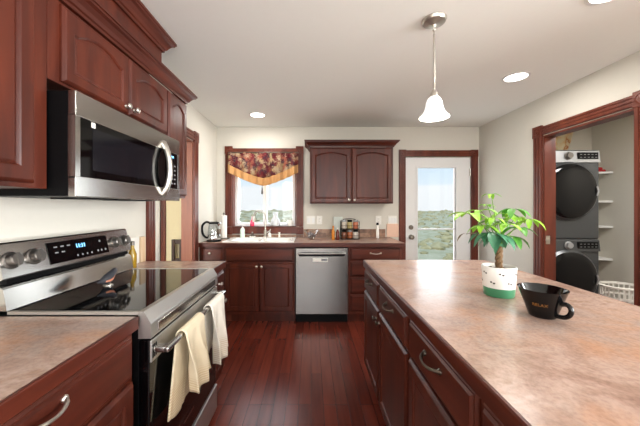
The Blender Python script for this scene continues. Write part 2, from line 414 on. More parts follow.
bx(b, (XD, YB, 0), (-2.85, YB+.14, H)); bx(b, (-2.85, YB, 2.03), (-2.05, YB+.14, H)); bx(b, (-2.05, YB, 0), (XL, YB+.14, H))
struct('wall_dining_back', b, M['yellow'])
b = new(); bx(b, (XD-.1, YR, 0), (XD, YB, H)); struct('wall_dining_left', b, M['yellow'])
b = new(); bx(b, (XD, YR-.12, 0), (XL-t, YR, H)); struct('wall_dining_rear', b, M['yellow'])

# left doorway lining and casing
b = new(); bx(b, (XL-t, 3.045, 0), (XL, 3.06, 2.03)); bx(b, (XL-t, 2.29, 0), (XL, 2.305, 2.03)); bx(b, (XL-t, 2.305, 2.015), (XL, 3.045, 2.03)); struct('trim_1', b, M['jamb'])
F = FX(XL); b = new()
fluted(b, F, 3.06, 3.165, 0, 2.03, 'v'); fluted(b, F, 2.185, 2.29, 0, 2.03, 'v'); fluted(b, F, 2.29, 3.06, 2.035, 2.13, 'u')
rosette(b, F, 3.115, 2.083, .055); rosette(b, F, 2.235, 2.083, .055); struct('trim_2', b, M['trim'])
# laundry doorway
b = new(); bx(b, (XR, 2.765, 0), (XR+.11, 2.78, 2.016)); bx(b, (XR, 1.986, 0), (XR+.11, 2.0, 2.016)); bx(b, (XR, 2.0, 2.0), (XR+.11, 2.765, 2.016)); struct('trim_3', b, M['trim'])
F = FX(XR, -1); b = new()
fluted(b, F, 2.78, 2.885, 0, 2.02, 'v'); fluted(b, F, 1.88, 1.986, 0, 2.02, 'v'); fluted(b, F, 1.986, 2.78, 2.022, 2.105, 'u')
rosette(b, F, 2.833, 2.064, .055); rosette(b, F, 1.933, 2.064, .055); struct('trim_4', b, M['trim'])
b = new(); lathe(b, [(.022, 0), (.022, .004), (.012, .006), (.001, .006)], (XR+.03, 2.765, 1.0), (0, -1, 0), 14); bx(b, (XR+.012, 2.761, .96), (XR+.05, 2.765, 1.04))
single('strike_plate', b, M['nickel'], (XR+.03, 2.764, 1.0), 'small nickel strike plate set into the far jamb of the laundry doorway', 'strike plate')
# window casing
F = FY(YB); b = new()
fluted(b, F, -1.155, -1.06, 1.055, 2.06, 'v'); fluted(b, F, -.2, -.102, 1.055, 2.06, 'v')
fbox(b, F, -1.06, -.2, 2.04, 2.11, 0, .022, .004); fbox(b, F, -1.06, -.2, 2.05, 2.075, .02, .03, .004)
fbox(b, F, -1.06, -.2, .96, 1.045, 0, .02, .003)
for x in (-1.107, -.152):
    rosette(b, F, x, 2.085, .052); rosette(b, F, x, 1.0, .05)
struct('trim_5', b, M['trim'])
b = new(); bx(b, (WX0, YB-.03, 1.045), (WX1, YB+.13, 1.058), .003); struct('trim_6', b, M['trim'])
b = new(); bx(b, (WX0, YB, 1.058), (WX0+.012, YB+.09, 2.05)); bx(b, (WX1-.012, YB, 1.058), (WX1, YB+.09, 2.05)); bx(b, (WX0+.012, YB, 2.038), (WX1-.012, YB+.09, 2.05)); struct('trim_7', b, M['trim'])
# kitchen window
win = thing('window_1', (-.63, YB+.1, 1.06), None, None, kind='structure')
b = new(); y0, y1 = YB+.085, YB+.135
for (x0, x1, z0, z1) in ((WX0+.012, WX0+.055, 1.058, 2.038), (WX1-.055, WX1-.012, 1.058, 2.038), (WX0+.055, WX1-.055, 1.058, 1.10), (WX0+.055, WX1-.055, 1.995, 2.038), (-.66, -.605, 1.10, 1.995)):
    bx(b, (x0, y0, z0), (x1, y1, z1), .003)
obj('window_frame', b, M['vinyl'], win)
b = new(); bx(b, (-.605, YB+.105, 1.10), (-.257, YB+.109, 1.995)); obj('pane', b, M['pane'], win)
b = new(); bx(b, (-1.005, YB+.118, 1.10), (-.66, YB+.122, 1.995)); obj('pane', b, M['pane'], win)
# door casing
F = FY(YB); b = new()
fluted(b, F, 1.185, 1.275, 0, 2.0, 'v'); fluted(b, F, 2.155, 2.248, 0, 2.0, 'v'); fluted(b, F, 1.275, 2.155, 2.0, 2.085, 'u')
rosette(b, F, 1.232, 2.043, .048); rosette(b, F, 2.2, 2.043, .047); struct('trim_8', b, M['trim'])
# exterior door
dr = thing('door_1', (1.715, YB+.05, 0), None, None, kind='structure')
b = new(); y0, y1 = YB+.012, YB+.056
GX0, GX1, GZ0, GZ1 = 1.445, 1.96, .25, 1.85
for (x0, x1, z0, z1) in ((1.275, GX0, .01, 1.99), (GX1, 2.155, .01, 1.99), (GX0, GX1, .01, GZ0), (GX0, GX1, GZ1, 1.99)): bx(b, (x0, y0, z0), (x1, y1, z1))
for (x0, x1, z0, z1) in ((GX0-.025, GX0, GZ0-.025, GZ1+.025), (GX1, GX1+.025, GZ0-.025, GZ1+.025), (GX0, GX1, GZ0-.025, GZ0), (GX0, GX1, GZ1, GZ1+.025)): bx(b, (x0, y0-.008, z0), (x1, y1, z1), .003)
obj('door_panel', b, M['white'], dr)
b = new(); bx(b, (GX0, YB+.03, GZ0), (GX1, YB+.034, GZ1)); obj('pane', b, M['pane'], dr)
b = new(); bx(b, (GX0, YB+.02, 1.012), (GX1, YB+.045, 1.03), .003); bx(b, (GX1-.02, YB+.02, GZ0), (GX1, YB+.04, GZ1), .003); obj('sash_bar', b, M['vinyl'], dr)
b = new(); lathe(b, [(.033, 0), (.033, .006), (.014, .012), (.013, .035), (.026, .042), (.031, .055), (.026, .068), (.001, .072)], (1.352, y0, .915), (0, -1, 0), 20); obj('knob', b, M['bronze'], dr, smooth=True, label='dark bronze door knob')
b = new(); lathe(b, [(.031, 0), (.031, .012), (.024, .018), (.001, .019)], (1.352, y0, 1.045), (0, -1, 0), 20); bx(b, (1.346, y0-.035, 1.03), (1.358, y0-.018, 1.06), .002); obj('deadbolt', b, M['bronze'], dr, smooth=True, label='dark bronze deadbolt')
for z in (1.79, .3):
    b = new(); bx(b, (2.14, y0-.006, z-.05), (2.16, y0, z+.05)); tube(b, [(2.153, y0-.008, z-.05), (2.153, y0-.008, z+.05)], .006); obj('hinge', b, M['nickel'], dr, smooth=True)
# dining glass door with white curtain, seen through the left doorway
F = FY(YB); b = new(); fluted(b, F, -2.05, -1.955, 0, 2.03, 'v'); fluted(b, F, -2.95, -2.85, 0, 2.03, 'v'); fbox(b, F, -2.85, -2.05, 2.03, 2.12, 0, .02, .003); struct('trim_9', b, M['trim'])
d2 = thing('door_2', (-2.45, YB+.06, 0), None, None, kind='structure')
b = new()
for (x0, x1, z0, z1) in ((-2.845, -2.76, .01, 2.02), (-2.14, -2.055, .01, 2.02), (-2.76, -2.14, .01, .2), (-2.76, -2.14, 1.9, 2.02)): bx(b, (x0, YB+.02, z0), (x1, YB+.065, z1), .003)
obj('door_frame', b, M['white'], d2)
b = new(); bx(b, (-2.76, YB+.04, .2), (-2.14, YB+.044, 1.9)); obj('pane', b, M['pane'], d2)
# laundry window
w2 = thing('window_2', (3.08, YB+.08, LZ0), None, None, kind='structure')
b = new()
for (x0, x1, z0, z1) in ((LX0, LX0+.05, LZ0, LZ1), (LX1-.05, LX1, LZ0, LZ1), (LX0+.05, LX1-.05, LZ0, LZ0+.05), (LX0+.05, LX1-.05, LZ1-.05, LZ1)): bx(b, (x0, YB+.07, z0), (x1, YB+.12, z1))
obj('window_frame', b, M['vinyl'], w2)
b = new(); bx(b, (LX0+.05, YB+.09, LZ0+.05), (LX1-.05, YB+.094, LZ1-.05)); obj('pane', b, M['pane'], w2)

# ------------------------------------------------------------------ outdoors
def hill_z(x, y):
    t = max(0, min(1, (y-6)/60)); base = -.75 + 1.15*t*t*(3-2*t)
    if y > 66: base -= (y-66)*.03
    return base + .12*math.sin(x*.13+1.3)*t + .05*math.sin(x*.6+y*.4)
b = new(); NX, NY = 90, 90; G = []
for j in range(NY+1):
    y = YB+.2 + 110*(j/NY)**2.2; row = []
    for i in range(NX+1):
        x = (i/NX*2-1)*(8+y*1.5); row.append(b.verts.new((x, y, hill_z(x, y) + random.uniform(0, .02+.002*y))))
    G.append(row)
for j in range(NY):
    for i in range(NX): b.faces.new((G[j][i], G[j][i+1], G[j+1][i+1], G[j+1][i]))
M['grass'] = ramp_mat('dry_grass', (2, 2, 2), [(.3, srgb(150, 152, 124)), (.5, srgb(166, 166, 140)), (.7, srgb(184, 180, 158))], .95, 9, .1)
M['scrub'] = ramp_mat('scrub_leaves', (3, 3, 3), [(.3, srgb(134, 132, 100)), (.5, srgb(154, 149, 116)), (.7, srgb(170, 164, 134))], .95, 6, .1)
o = struct('ground', b, M['grass'], smooth=True)
b = new()
for k in range(1700):
    y = 6+60*random.random()**1.1; x = (random.uniform(-.6, .9))*(y+4); r = random.uniform(.09, .26)*(1+y*.012)
    t = bmesh.new(); bmesh.ops.create_icosphere(t, subdivisions=1, radius=r)
    zz = hill_z(x, y)
    for v in t.verts:
        q = v.co*(1+random.uniform(-.28, .28)); v.co = (x+q.x*1.3, y+q.y*1.3, zz+.1*r+q.z*.75)
    me = bpy.data.meshes.new('tmp'); t.to_mesh(me); t.free(); b.from_mesh(me); bpy.data.meshes.remove(me)
single('scrub', b, M['scrub'], (0, 30, 0), 'low olive green scrub covering the hillside outside the window and door', 'scrub', kind='stuff')

# ------------------------------------------------------------------ left wall: upper cabinets, crowns
FU = FX(-.94)
cabinet('wall_cabinet', 'tall cherry wall cabinet at the near side of the microwave, cut by the frame', 'cabinet', FU, .22, 1.012, 1.384, 2.09, .325,
        [dict(k='door', r=(.6, .955, 1.40, 2.08), arch=.05), dict(k='door', r=(.235, .59, 1.40, 2.08), arch=.05)], toe=False, group='cherry wall cabinets')
cabinet('wall_cabinet', 'short two-door cherry wall cabinet right above the steel microwave', 'cabinet', FU, 1.014, 1.838, 1.78, 2.09, .325,
        [dict(k='door', r=(1.062, 1.444, 1.79, 2.078), arch=.07, fw=.05, knob=(1.415, 1.822)), dict(k='door', r=(1.452, 1.83, 1.79, 2.078), arch=.07, fw=.05, knob=(1.481, 1.822))], toe=False, group='cherry wall cabinets')
cabinet('wall_cabinet', 'narrow one-door cherry wall cabinet between the microwave and the left doorway', 'cabinet', FU, 1.84, 2.125, 1.384, 2.09, .325,
        [dict(k='door', r=(1.85, 2.115, 1.40, 2.078), arch=.06, fw=.05)], toe=False, group='cherry wall cabinets')
cp = [(0, 0), (.012, 0), (.014, .012), (.022, .016), (.030, .030), (.044, .046), (.058, .052), (.060, .060), (.066, .062), (.066, .075), (0, .075)]
b = new(); crown(b, [(-.94, .22, 1, 0), (-.94, 2.125, 1, 1), (-1.268, 2.125, 0, 1)], cp, 2.092)
single('crown_molding', b, M['cherry_y'], (-.94, 1.2, 2.092), 'long cherry crown molding along the tops of the left wall cabinets', 'molding', 'cherry crown moldings')
b = new(); bx(b, (-1.268, .5, 2.169), (-.955, 1.82, 2.395), .0015)
hood = thing('soffit_box', (-1.11, 1.16, 2.169), 'raised cherry box above the microwave cabinets reaching the ceiling', 'cabinet')
obj('body', b, M['cherry'], hood)
b = new(); crown(b, [(-.955, .5, 1, 0), (-.955, 1.82, 1, 1), (-1.268, 1.82, 0, 1)], [(o*1.0, z*1.1) for o, z in cp], 2.313)
obj('crown', b, M['cherry_y'], hood)

# ------------------------------------------------------------------ left wall: base cabinets and worktops
FB = FX(-.66)
cabinet('base_cabinet', 'near left cherry base cabinet with a nickel pull, on the near side of the range', 'cabinet', FB, .3, 1.048, 0, .868, .60,
        [dict(k='drawer', r=(.5, 1.035, .70, .857), pull=(.68, .822)), dict(k='door', r=(.56, 1.035, .14, .685)), dict(k='drawer', r=(.31, .485, .70, .857)), dict(k='door', r=(.31, .545, .14, .685))], dmat='cherry_y', group='cherry base cabinets')
cabinet('base_cabinet', 'slim cherry base cabinet at the far side of the range, beside the doorway', 'cabinet', FB, 1.828, 2.12, 0, .868, .60,
        [dict(k='drawer', r=(1.84, 2.11, .71, .857), knob=(1.975, .785)), dict(k='door', r=(1.84, 2.11, .14, .695), knob=(2.07, .64))], dmat='cherry_y', group='cherry base cabinets')
def worktop(label, tops, trims, c, tmat):
    r = thing('worktop', c, label, 'worktop', 'mottled laminate worktops')
    b = new()
    for a, q in tops: bx(b, a, q)
    obj('top', b, M['lam'], r)
    b = new()
    for a, q in trims: bx(b, a, q, .004)
    obj('edge_trim', b, M[tmat], r, label='dark cherry wood edge')
    return r
worktop('near left laminate worktop with cherry edge beside the range', [((-1.268, .28, .872), (-.652, 1.054, .914))], [((-.652, .28, .868), (-.638, 1.054, .915))], (-.95, .67, .87), 'cherry_y')
worktop('small laminate worktop strip between the range and the left doorway', [((-1.268, 1.824, .872), (-.652, 2.13, .914))], [((-.652, 1.824, .868), (-.638, 2.142, .915)), ((-1.268, 2.13, .868), (-.652, 2.142, .915))], (-.95, 1.98, .87), 'cherry_y')

# ------------------------------------------------------------------ range
Y0, Y1 = 1.062, 1.818
rg = thing('range', (-.93, 1.44, 0), 'stainless electric range with black glass cooktop and towels on its handle', 'stove')
b = new(); bx(b, (-1.262, Y0, .03), (-.645, Y1, .917)); bx(b, (-1.2, Y0+.03, 0), (-.7, Y1-.03, .03)); obj('body', b, M['black'], rg)
b = new(); bx(b, (-1.135, Y0+.012, .917), (-.646, Y1-.012, .927), .002); obj('cooktop', b, M['bglass'], rg)
fy = lambda p, q, s: Vector((p, s, q))
b = new(); prism(b, [(-.645, .929), (-.625, .929), (-.60, .888), (-.598, .882), (-.598, .828), (-.645, .828)], fy, Y0, Y1)
for s0, s1 in ((Y0, Y0+.012), (Y1-.012, Y1)): bx(b, (-1.135, s0, .917), (-.646, s1, .929))
fpn = obj('front_panel', b, M['steel_front'], rg)
b = new(); bx(b, (-.599, Y0+.05, .838), (-.5955, Y1-.05, .872), .0015); obj('inset_panel', b, M['steel_y'], fpn)
b = new(); prism(b, [(-1.262, .93), (-1.262, 1.175), (-1.255, 1.182), (-1.19, 1.182), (-1.182, 1.176), (-1.150, 1.05), (-1.156, 1.044), (-1.185, 1.04), (-1.185, 1.022), (-1.160, 1.018), (-1.150, 1.01), (-1.136, .93)], fy, Y0, Y1)
bgd = obj('backguard', b, M['steel_y'], rg)
b = new(); bx(b, (-1.186, Y0+.02, 1.0235), (-1.158, Y1-.02, 1.0415)); obj('vent_slot', b, M['black'], bgd)
cu, cn = Vector((-1.182+1.150, 0, 1.176-1.05)).normalized(), Vector((.126, 0, .032)).normalized()
def FC(u, v, h): return Vector((-1.150, 0, 1.05)) + cu*v + cn*h + Vector((0, u, 0))
b = new(); loft(b, [[FC(u, v, h) for u, v in ((1.26, .014), (1.625, .014), (1.625, .112), (1.26, .112))] for h in (-.002, .003)]); dsp = obj('display', b, M['bglass'], bgd)
M['blue'] = plain('blue_display', srgb(120, 200, 255), .4, emit=srgb(120, 200, 255), estr=3, var=0)
M['greymark'] = plain('grey_lettering', srgb(130, 130, 132), .5, var=0)
obj('clock', text_bm('11:11', .028, FC, 1.44, .078, .0034, .0003), M['blue'], dsp)
for u in (1.30, 1.335, 1.37):
    for v in (.088, .062):
        if not (u > 1.36 and v < .07):
            b = new(); loft(b, [[FC(u+a, v+c, h) for a, c in ((-.009, -.003), (.009, -.003), (.009, .003), (-.009, .003))] for h in (.003, .0035)]); obj('button_mark', b, M['greymark'], dsp)
for u in (1.41, 1.44, 1.47, 1.50):
    b = new(); lathe(b, [(.005, 0), (.005, .0005)], FC(u, .032, .003), cn, 10); obj('button_mark', b, M['greymark'], dsp)
for u, v in ((1.57, .085), (1.57, .035), (1.6, .035), (1.545, .035)):
    b = new(); lathe(b, [(.006, 0), (.006, .0005)], FC(u, v, .003), cn, 10); obj('button_mark', b, M['greymark'], dsp)
M['knobgrey'] = plain('knob_steel', srgb(120, 116, 112), .3, metal=.9)
for u in (1.105, 1.198, 1.69, 1.77):
    b = new(); lathe(b, [(.034, 0), (.034, .004), (.027, .006), (.025, .028), (.022, .031), (.001, .031)], FC(u, .064, 0), cn, 22)
    loft(b, [[FC(u+a, .064+c, h) for a, c in ((-.006, -.025), (.006, -.025), (.006, .025), (-.006, .025))] for h in (.028, .036)])
    obj('knob', b, M['knobgrey'], rg, smooth=True)
b = new(); bx(b, (-.645, Y0+.004, .205), (-.606, Y1-.004, .818), .003); door = obj('oven_door', b, M['bglass'], rg)
b = new(); bx(b, (-.606, Y0+.004, .735), (-.598, Y1-.004, .818), .003); obj('door_rail', b, M['steel_front'], door)
for k in range(3):
    b = new(); bx(b, (-.6, Y0+.012+.011*k, .75), (-.5965, Y0+.017+.011*k, .80)); obj('vent_slot', b, M['black'], door)
b = new(); bx(b, (-.606, 1.36, .285), (-.6045, 1.47, .292)); obj('door_badge', b, M['steel_y'], door)
b = new(); bx(b, (-.558, Y0+.012, .768), (-.538, Y1-.012, .790), .006, 3)
for y in (Y0+.03, Y1-.03): bx(b, (-.6, y-.016, .768), (-.548, y+.016, .790), .004)
obj('handle', b, M['steel_y'], door, smooth=True)
b = new(); bx(b, (-.645, Y0+.004, .045), (-.598, Y1-.004, .195), .004); obj('storage_drawer', b, M['steel_front'], rg)

# towels on the oven handle
def towel(label, mat, yc0, yc1, zf, zb, xb, shift, seed, border):
    rnd = random.Random(seed); b = new(); n, m = 26, 48
    rB = .021; pts = []
    Lf, Lb = .779-zf, .779-zb
    ph = rnd.uniform(0, 6); rows = []
    for k in range(m+1):
        t = k/m; s = t*(Lf+Lb+PI*rB)
        if s < Lf: x, z, d, sd = -.548+rB, zf+s, (Lf-s)/Lf, 1
        elif s < Lf+PI*rB: a = (s-Lf)/rB; x, z, d, sd = -.548+rB*math.cos(a), .779+rB*math.sin(a), 0, 1 if a < PI/2 else -1
        else: s2 = s-Lf-PI*rB; x, z, d, sd = -.548-rB, .779-s2, s2/Lb, -1
        row = []
        for i in range(n+1):
            u = i/n; wv = math.sin(u*10+ph+d*.8)*.6+math.sin(u*19+ph*2-d)*.4
            xx = x + (wv*.030*min(1, d*1.6)+.016*d if sd > 0 else -abs(wv)*.004*d)
            yy = yc0+(yc1-yc0)*u + (shift*d if sd < 0 else -shift*.4*d)
            zz = z + (.010*math.sin(u*7+ph)*d)
            row.append(b.verts.new((xx, yy+.008*d*math.sin(u*13+ph), zz)))
        rows.append(row)
    for k in range(m):
        for i in range(n):
            f = b.faces.new((rows[k][i], rows[k][i+1], rows[k+1][i+1], rows[k+1][i])); f.smooth = True
    o = single('dish_towel', b, mat, (-.548, (yc0+yc1)/2, .779), label, 'towel', 'towels on the oven handle', smooth=True)
    md = o.modifiers.new('thickness', 'SOLIDIFY'); md.thickness = .006; md.offset = 0
    return o
def cloth(name, col, stripe):
    m, t, b = base_mat(name); b.inputs['Roughness'].default_value = .95; b.inputs['Specular IOR Level'].default_value = .1
    c = t.nodes.new('ShaderNodeTexCoord'); wv = t.nodes.new('ShaderNodeTexWave'); wv.bands_direction = 'Z'; wv.inputs['Scale'].default_value = 28; wv.inputs['Distortion'].default_value = .5
    sp = t.nodes.new('ShaderNodeSeparateXYZ'); mr = t.nodes.new('ShaderNodeMapRange'); mr.inputs[1].default_value = -.19; mr.inputs[2].default_value = -.23
    ml = t.nodes.new('ShaderNodeMath'); ml.operation = 'MULTIPLY'
    mx = t.nodes.new('ShaderNodeMix'); mx.data_type = 'RGBA'; mx.inputs[6].default_value = col; mx.inputs[7].default_value = stripe
    nz = t.nodes.new('ShaderNodeTexNoise'); nz.inputs['Scale'].default_value = 220; bp = t.nodes.new('ShaderNodeBump'); bp.inputs['Strength'].default_value = .4; bp.inputs['Distance'].default_value = .004
    t.links.new(c.outputs['Object'], wv.inputs['Vector']); t.links.new(c.outputs['Object'], sp.inputs[0]); t.links.new(sp.outputs['Z'], mr.inputs[0])
    t.links.new(wv.outputs[0], ml.inputs[0]); t.links.new(mr.outputs[0], ml.inputs[1]); t.links.new(ml.outputs[0], mx.inputs[0]); t.links.new(mx.outputs[2], b.inputs['Base Color'])
    t.links.new(c.outputs['Object'], nz.inputs['Vector']); t.links.new(nz.outputs[0], bp.inputs['Height']); t.links.new(bp.outputs[0], b.inputs['Normal']); return m
M['cream'] = cloth('cream_terry', srgb(224, 210, 182), srgb(204, 180, 142))
M['whitecloth'] = cloth('white_terry', srgb(232, 226, 214), srgb(206, 188, 160))
towel('cream terry towel hanging on the near half of the oven handle', M['cream'], 1.20, 1.40, .50, .45, 0, -.07, 3, True)
towel('white terry towel hanging on the far end of the oven handle', M['whitecloth'], 1.51, 1.72, .46, .52, 0, -.03, 8, True)

# ------------------------------------------------------------------ microwave
my0, my1 = 1.02, 1.828
mw = thing('microwave', (-1.06, 1.436, 1.358), 'stainless over-the-range microwave with dark glass door under the wall cabinets', 'microwave')
b = new(); bx(b, (-1.266, my0, 1.36), (-.872, my1, 1.738)); bx(b, (-1.1, 1.2, 1.354), (-.95, 1.4, 1.362)); bx(b, (-1.1, 1.5, 1.354), (-.95, 1.7, 1.362)); obj('body', b, M['black'], mw)
FM = FX(-.872)
b = new()
fbox(b, FM, my0, my1, 1.65, 1.740, 0, .028, .002); fbox(b, FM, my0, my1, 1.358, 1.432, 0, .028, .002)
fbox(b, FM, my0, my0+.022, 1.425, 1.655, 0, .027); fbox(b, FM, my1-.018, my1, 1.425, 1.655, 0, .027)
obj('front_frame', b, M['steel_y'], mw)
b = new(); fbox(b, FM, my0+.022, 1.655, 1.432, 1.65, 0, .024); dg_ = obj('door', b, M['bglass'], mw)
M['screen'] = plain('dark_window_mesh', srgb(16, 17, 22), .12, var=.1)
b = new(); fbox(b, FM, my0+.085, 1.54, 1.462, 1.625, .0235, .0246); obj('window_mesh', b, M['screen'], dg_)
b = new(); pts = [FM(1.625, 1.392, .026)]+[FM(1.625, 1.392+.296*k/14, .030+.036*math.sin(PI*k/14)**.8) for k in range(15)]+[FM(1.625, 1.688, .026)]
tube(b, pts, .0155, 12); obj('handle', b, M['nickel'], dg_, smooth=True)
b = new(); fbox(b, FM, 1.662, my1-.018, 1.432, 1.65, 0, .024); cpn = obj('control_panel', b, M['bglass'], mw)
obj('clock', text_bm('12:38', .018, FM, 1.735, 1.625, .0245, .0003), M['blue'], cpn)
for i in range(3):
    for j in range(5):
        b = new(); fbox(b, FM, 1.69+.035*i, 1.71+.035*i, 1.46+.027*j, 1.468+.027*j, .024, .0245); obj('button_mark', b, M['greymark'], cpn)
b = new(); fbox(b, FM, my0+.078, my0+.098, 1.627, 1.647, .024, .0252); obj('sticker', b, M['plastic'], dg_, label='small white sticker in the corner of the glass')

# ------------------------------------------------------------------ back wall cabinets
FK = FY(3.225)
cabinet('base_cabinet', 'cherry corner base cabinet left of the sink, under the kettle', 'cabinet', FK, -1.266, -.99, 0, .868, .60,
        [dict(k='drawer', r=(-1.25, -1.0, .70, .857), knob=(-1.14, .80)), dict(k='door', r=(-1.25, -1.0, .14, .685))], dmat='cherry_x', group='cherry base cabinets')
cabinet('sink_base_cabinet', 'wide cherry sink cabinet with two doors under the white sink', 'cabinet', FK, -.988, -.182, 0, .868, .60,
        [dict(k='drawer', name='false_front', r=(-.975, -.195, .70, .857)), dict(k='door', r=(-.975, -.587, .14, .685), knob=(-.612, .65)), dict(k='door', r=(-.581, -.195, .14, .685), knob=(-.556, .65))], dmat='cherry_x', group='cherry base cabinets', hollow=True)
cabinet('drawer_cabinet', 'cherry four-drawer base cabinet right of the dishwasher', 'cabinet', FK, .424, 1.03, 0, .868, .60,
        [dict(k='drawer', r=(.445, 1.01, .72, .857), pull=(.73, .80)), dict(k='drawer', r=(.445, 1.01, .535, .705), pull=(.73, .62)), dict(k='drawer', r=(.445, 1.01, .345, .52), pull=(.73, .43)), dict(k='drawer', r=(.445, 1.01, .14, .33), pull=(.73, .24))], dmat='cherry_x', group='cherry base cabinets')
# dishwasher
dw = thing('dishwasher', (.121, 3.5, 0), 'stainless dishwasher with bar handle under the back counter', 'dishwasher')
b = new(); bx(b, (-.175, 3.23, .1), (.417, 3.82, .862)); bx(b, (-.175, 3.27, 0), (.417, 3.82, .1)); obj('body', b, M['black'], dw)
b = new(); bx(b, (-.172, 3.195, .115), (.414, 3.23, .855), .004); dp = obj('door', b, M['steel_z'], dw)
b = new(); bx(b, (-.135, 3.192, .765), (.378, 3.1955, .812)); obj('pocket', b, M['black'], dp)
b = new(); bx(b, (-.145, 3.155, .79), (.388, 3.175, .812), .006); bx(b, (-.145, 3.17, .79), (-.115, 3.195, .812)); bx(b, (.358, 3.17, .79), (.388, 3.195, .812)); obj('handle', b, M['steel_z'], dp)
b = new(); bx(b, (.02, 3.193, .705), (.19, 3.1952, .748)); obj('label_sticker', b, M['plastic'], dp, label='pale sticker strip on the dishwasher front')
b = new(); bx(b, (.115, 3.1918, .712), (.185, 3.1932, .742)); obj('sticker_print', b, M['greymark'], dp)
# worktop with sink hole
SX0, SX1, SY0, SY1 = -1.00, -.215, 3.285, 3.74
worktop('long back laminate worktop with cherry edge holding the white sink',
        [((-1.268, 3.207, .872), (SX0, YB-.002, .914)), ((SX1, 3.207, .872), (1.05, YB-.002, .914)), ((SX0, 3.207, .872), (SX1, SY0, .914)), ((SX0, SY1, .872), (SX1, YB-.002, .914))],
        [((-1.268, 3.193, .868), (1.062, 3.207, .915)), ((1.05, 3.207, .868), (1.062, YB-.004, .915))], (-.1, 3.5, .87), 'cherry_x')
b = new(); bx(b, (-1.268, YB-.014, .916), (-1.16, YB-.002, 1.022)); bx(b, (-.098, YB-.014, .916), (1.0, YB-.002, 1.022)); bx(b, (-1.155, YB-.016, .916), (-.102, YB-.002, .945))
single('backsplash', b, M['tile'], (0, YB-.01, .916), 'low brown stone tile backsplash along the back worktop', 'backsplash')
b = new(); bx(b, (1.018, YB-.02, .917), (1.178, YB-.002, 1.095), .003)
M['pinkboard'] = plain('pale_pink_laminate', srgb(222, 184, 160), .4)
single('splash_panel', b, M['pinkboard'], (1.1, YB-.01, .917), 'pale pink panel on the wall between the tile backsplash and the door casing', 'panel')
# sink
sk = thing('sink', (-.607, 3.51, .914), 'white double-bowl sink set in the back worktop under the window', 'sink')
b = new(); z = .9145
def basin(x0, x1, y0, y1):
    def rr(a, zz, r=.05):
        pts = []
        for cx, cy, s in ((x1-a-r, y1-a-r, 0), (x0+a+r, y1-a-r, 1), (x0+a+r, y0+a+r, 2), (x1-a-r, y0+a+r, 3)):
            for k in range(5):
                an = s*PI/2+k*PI/8; pts.append((cx+r*math.cos(an), cy+r*math.sin(an), zz))
        return pts
    loft(b, [rr(-.008, .922), rr(.004, .924), rr(.010, .918), rr(.022, .76), rr(.05, .745)], cap0=False, cap1=True)
    loft(b, [rr(-.004, .90), rr(.004, .75), rr(.03, .738)], cap0=False, cap1=True)
basin(SX0+.045, -.62, SY0+.02, SY1-.08); basin(-.595, SX1-.02, SY0+.02, SY1-.08)
obj('bowls', b, M['ceramic'], sk, smooth=True)
b = new()
for a, q in (((SX0-.02, SY0-.02), (SX1+.02, SY0+.02)), ((SX0-.02, SY1-.08), (SX1+.02, SY1+.02)), ((SX0-.02, SY0+.02), (SX0+.045, SY1-.08)), ((SX1-.02, SY0+.02), (SX1+.02, SY1-.08)), ((-.62, SY0+.02), (-.595, SY1-.08))):
    bx(b, (a[0], a[1], .9145), (q[0], q[1], .923), .002)
obj('rim', b, M['ceramic'], sk)
# faucet
fx_, fy_ = -.595, 3.71
fc = thing('faucet', (fx_, fy_, .923), 'brushed nickel gooseneck faucet standing behind the sink', 'faucet')
b = new(); lathe(b, [(.028, 0), (.028, .01), (.02, .02), (.018, .09), (.012, .1)], (fx_, fy_, .9235), seg=16); obj('base', b, M['nickel'], fc, smooth=True)
b = new(); pts = [(fx_, fy_, 1.02), (fx_, fy_, 1.15)] + [(fx_-.075+.075*math.cos(a), fy_-.03*math.sin(a)*.6-.02*a/PI, 1.19+.085*math.sin(a)) for a in [PI*k/12 for k in range(13)]] + [(fx_-.152, fy_-.03, 1.13)]
tube(b, pts, [.011]*(len(pts)-2)+[.014, .014], 10); obj('spout', b, M['nickel'], fc, smooth=True)
b = new(); tube(b, [(fx_+.015, fy_, .985), (fx_+.05, fy_-.01, 1.0), (fx_+.07, fy_-.01, 1.03)], [.009, .008, .006], 8); obj('lever', b, M['nickel'], fc, smooth=True)
def sdisp(name, label, cat, x, y, prof, mat, z=.9235, extra=None, group=None):
    b = new(); lathe(b, prof, (x, y, z), seg=18); return single(name, b, mat, (x, y, z), label, cat, group, True)
M['mint'] = plain('mint_liquid_soap', srgb(214, 234, 218), .2)
M['pink'] = plain('pink_soap', srgb(226, 60, 100), .2, spec=.6)
# mint soap bottle
r = thing('soap_bottle', (-.895, 3.72, .9235), 'pale mint soap bottle with white pump on the sink rim', 'soap bottle', 'soap bottles by the sink')
b = new(); lathe(b, [(.028, 0), (.03, .01), (.03, .1), (.024, .115), (.012, .122)], (-.895, 3.72, .924), seg=18); obj('bottle', b, M['mint'], r, smooth=True)
b = new(); lathe(b, [(.013, .122), (.013, .135), (.004, .136), (.004, .15), (.01, .151), (.01, .158)], (-.895, 3.72, .924), seg=12); tube(b, [(-.895, 3.72, 1.079), (-.895, 3.69, 1.079)], .004, 6); obj('pump', b, M['plastic'], r, smooth=True)
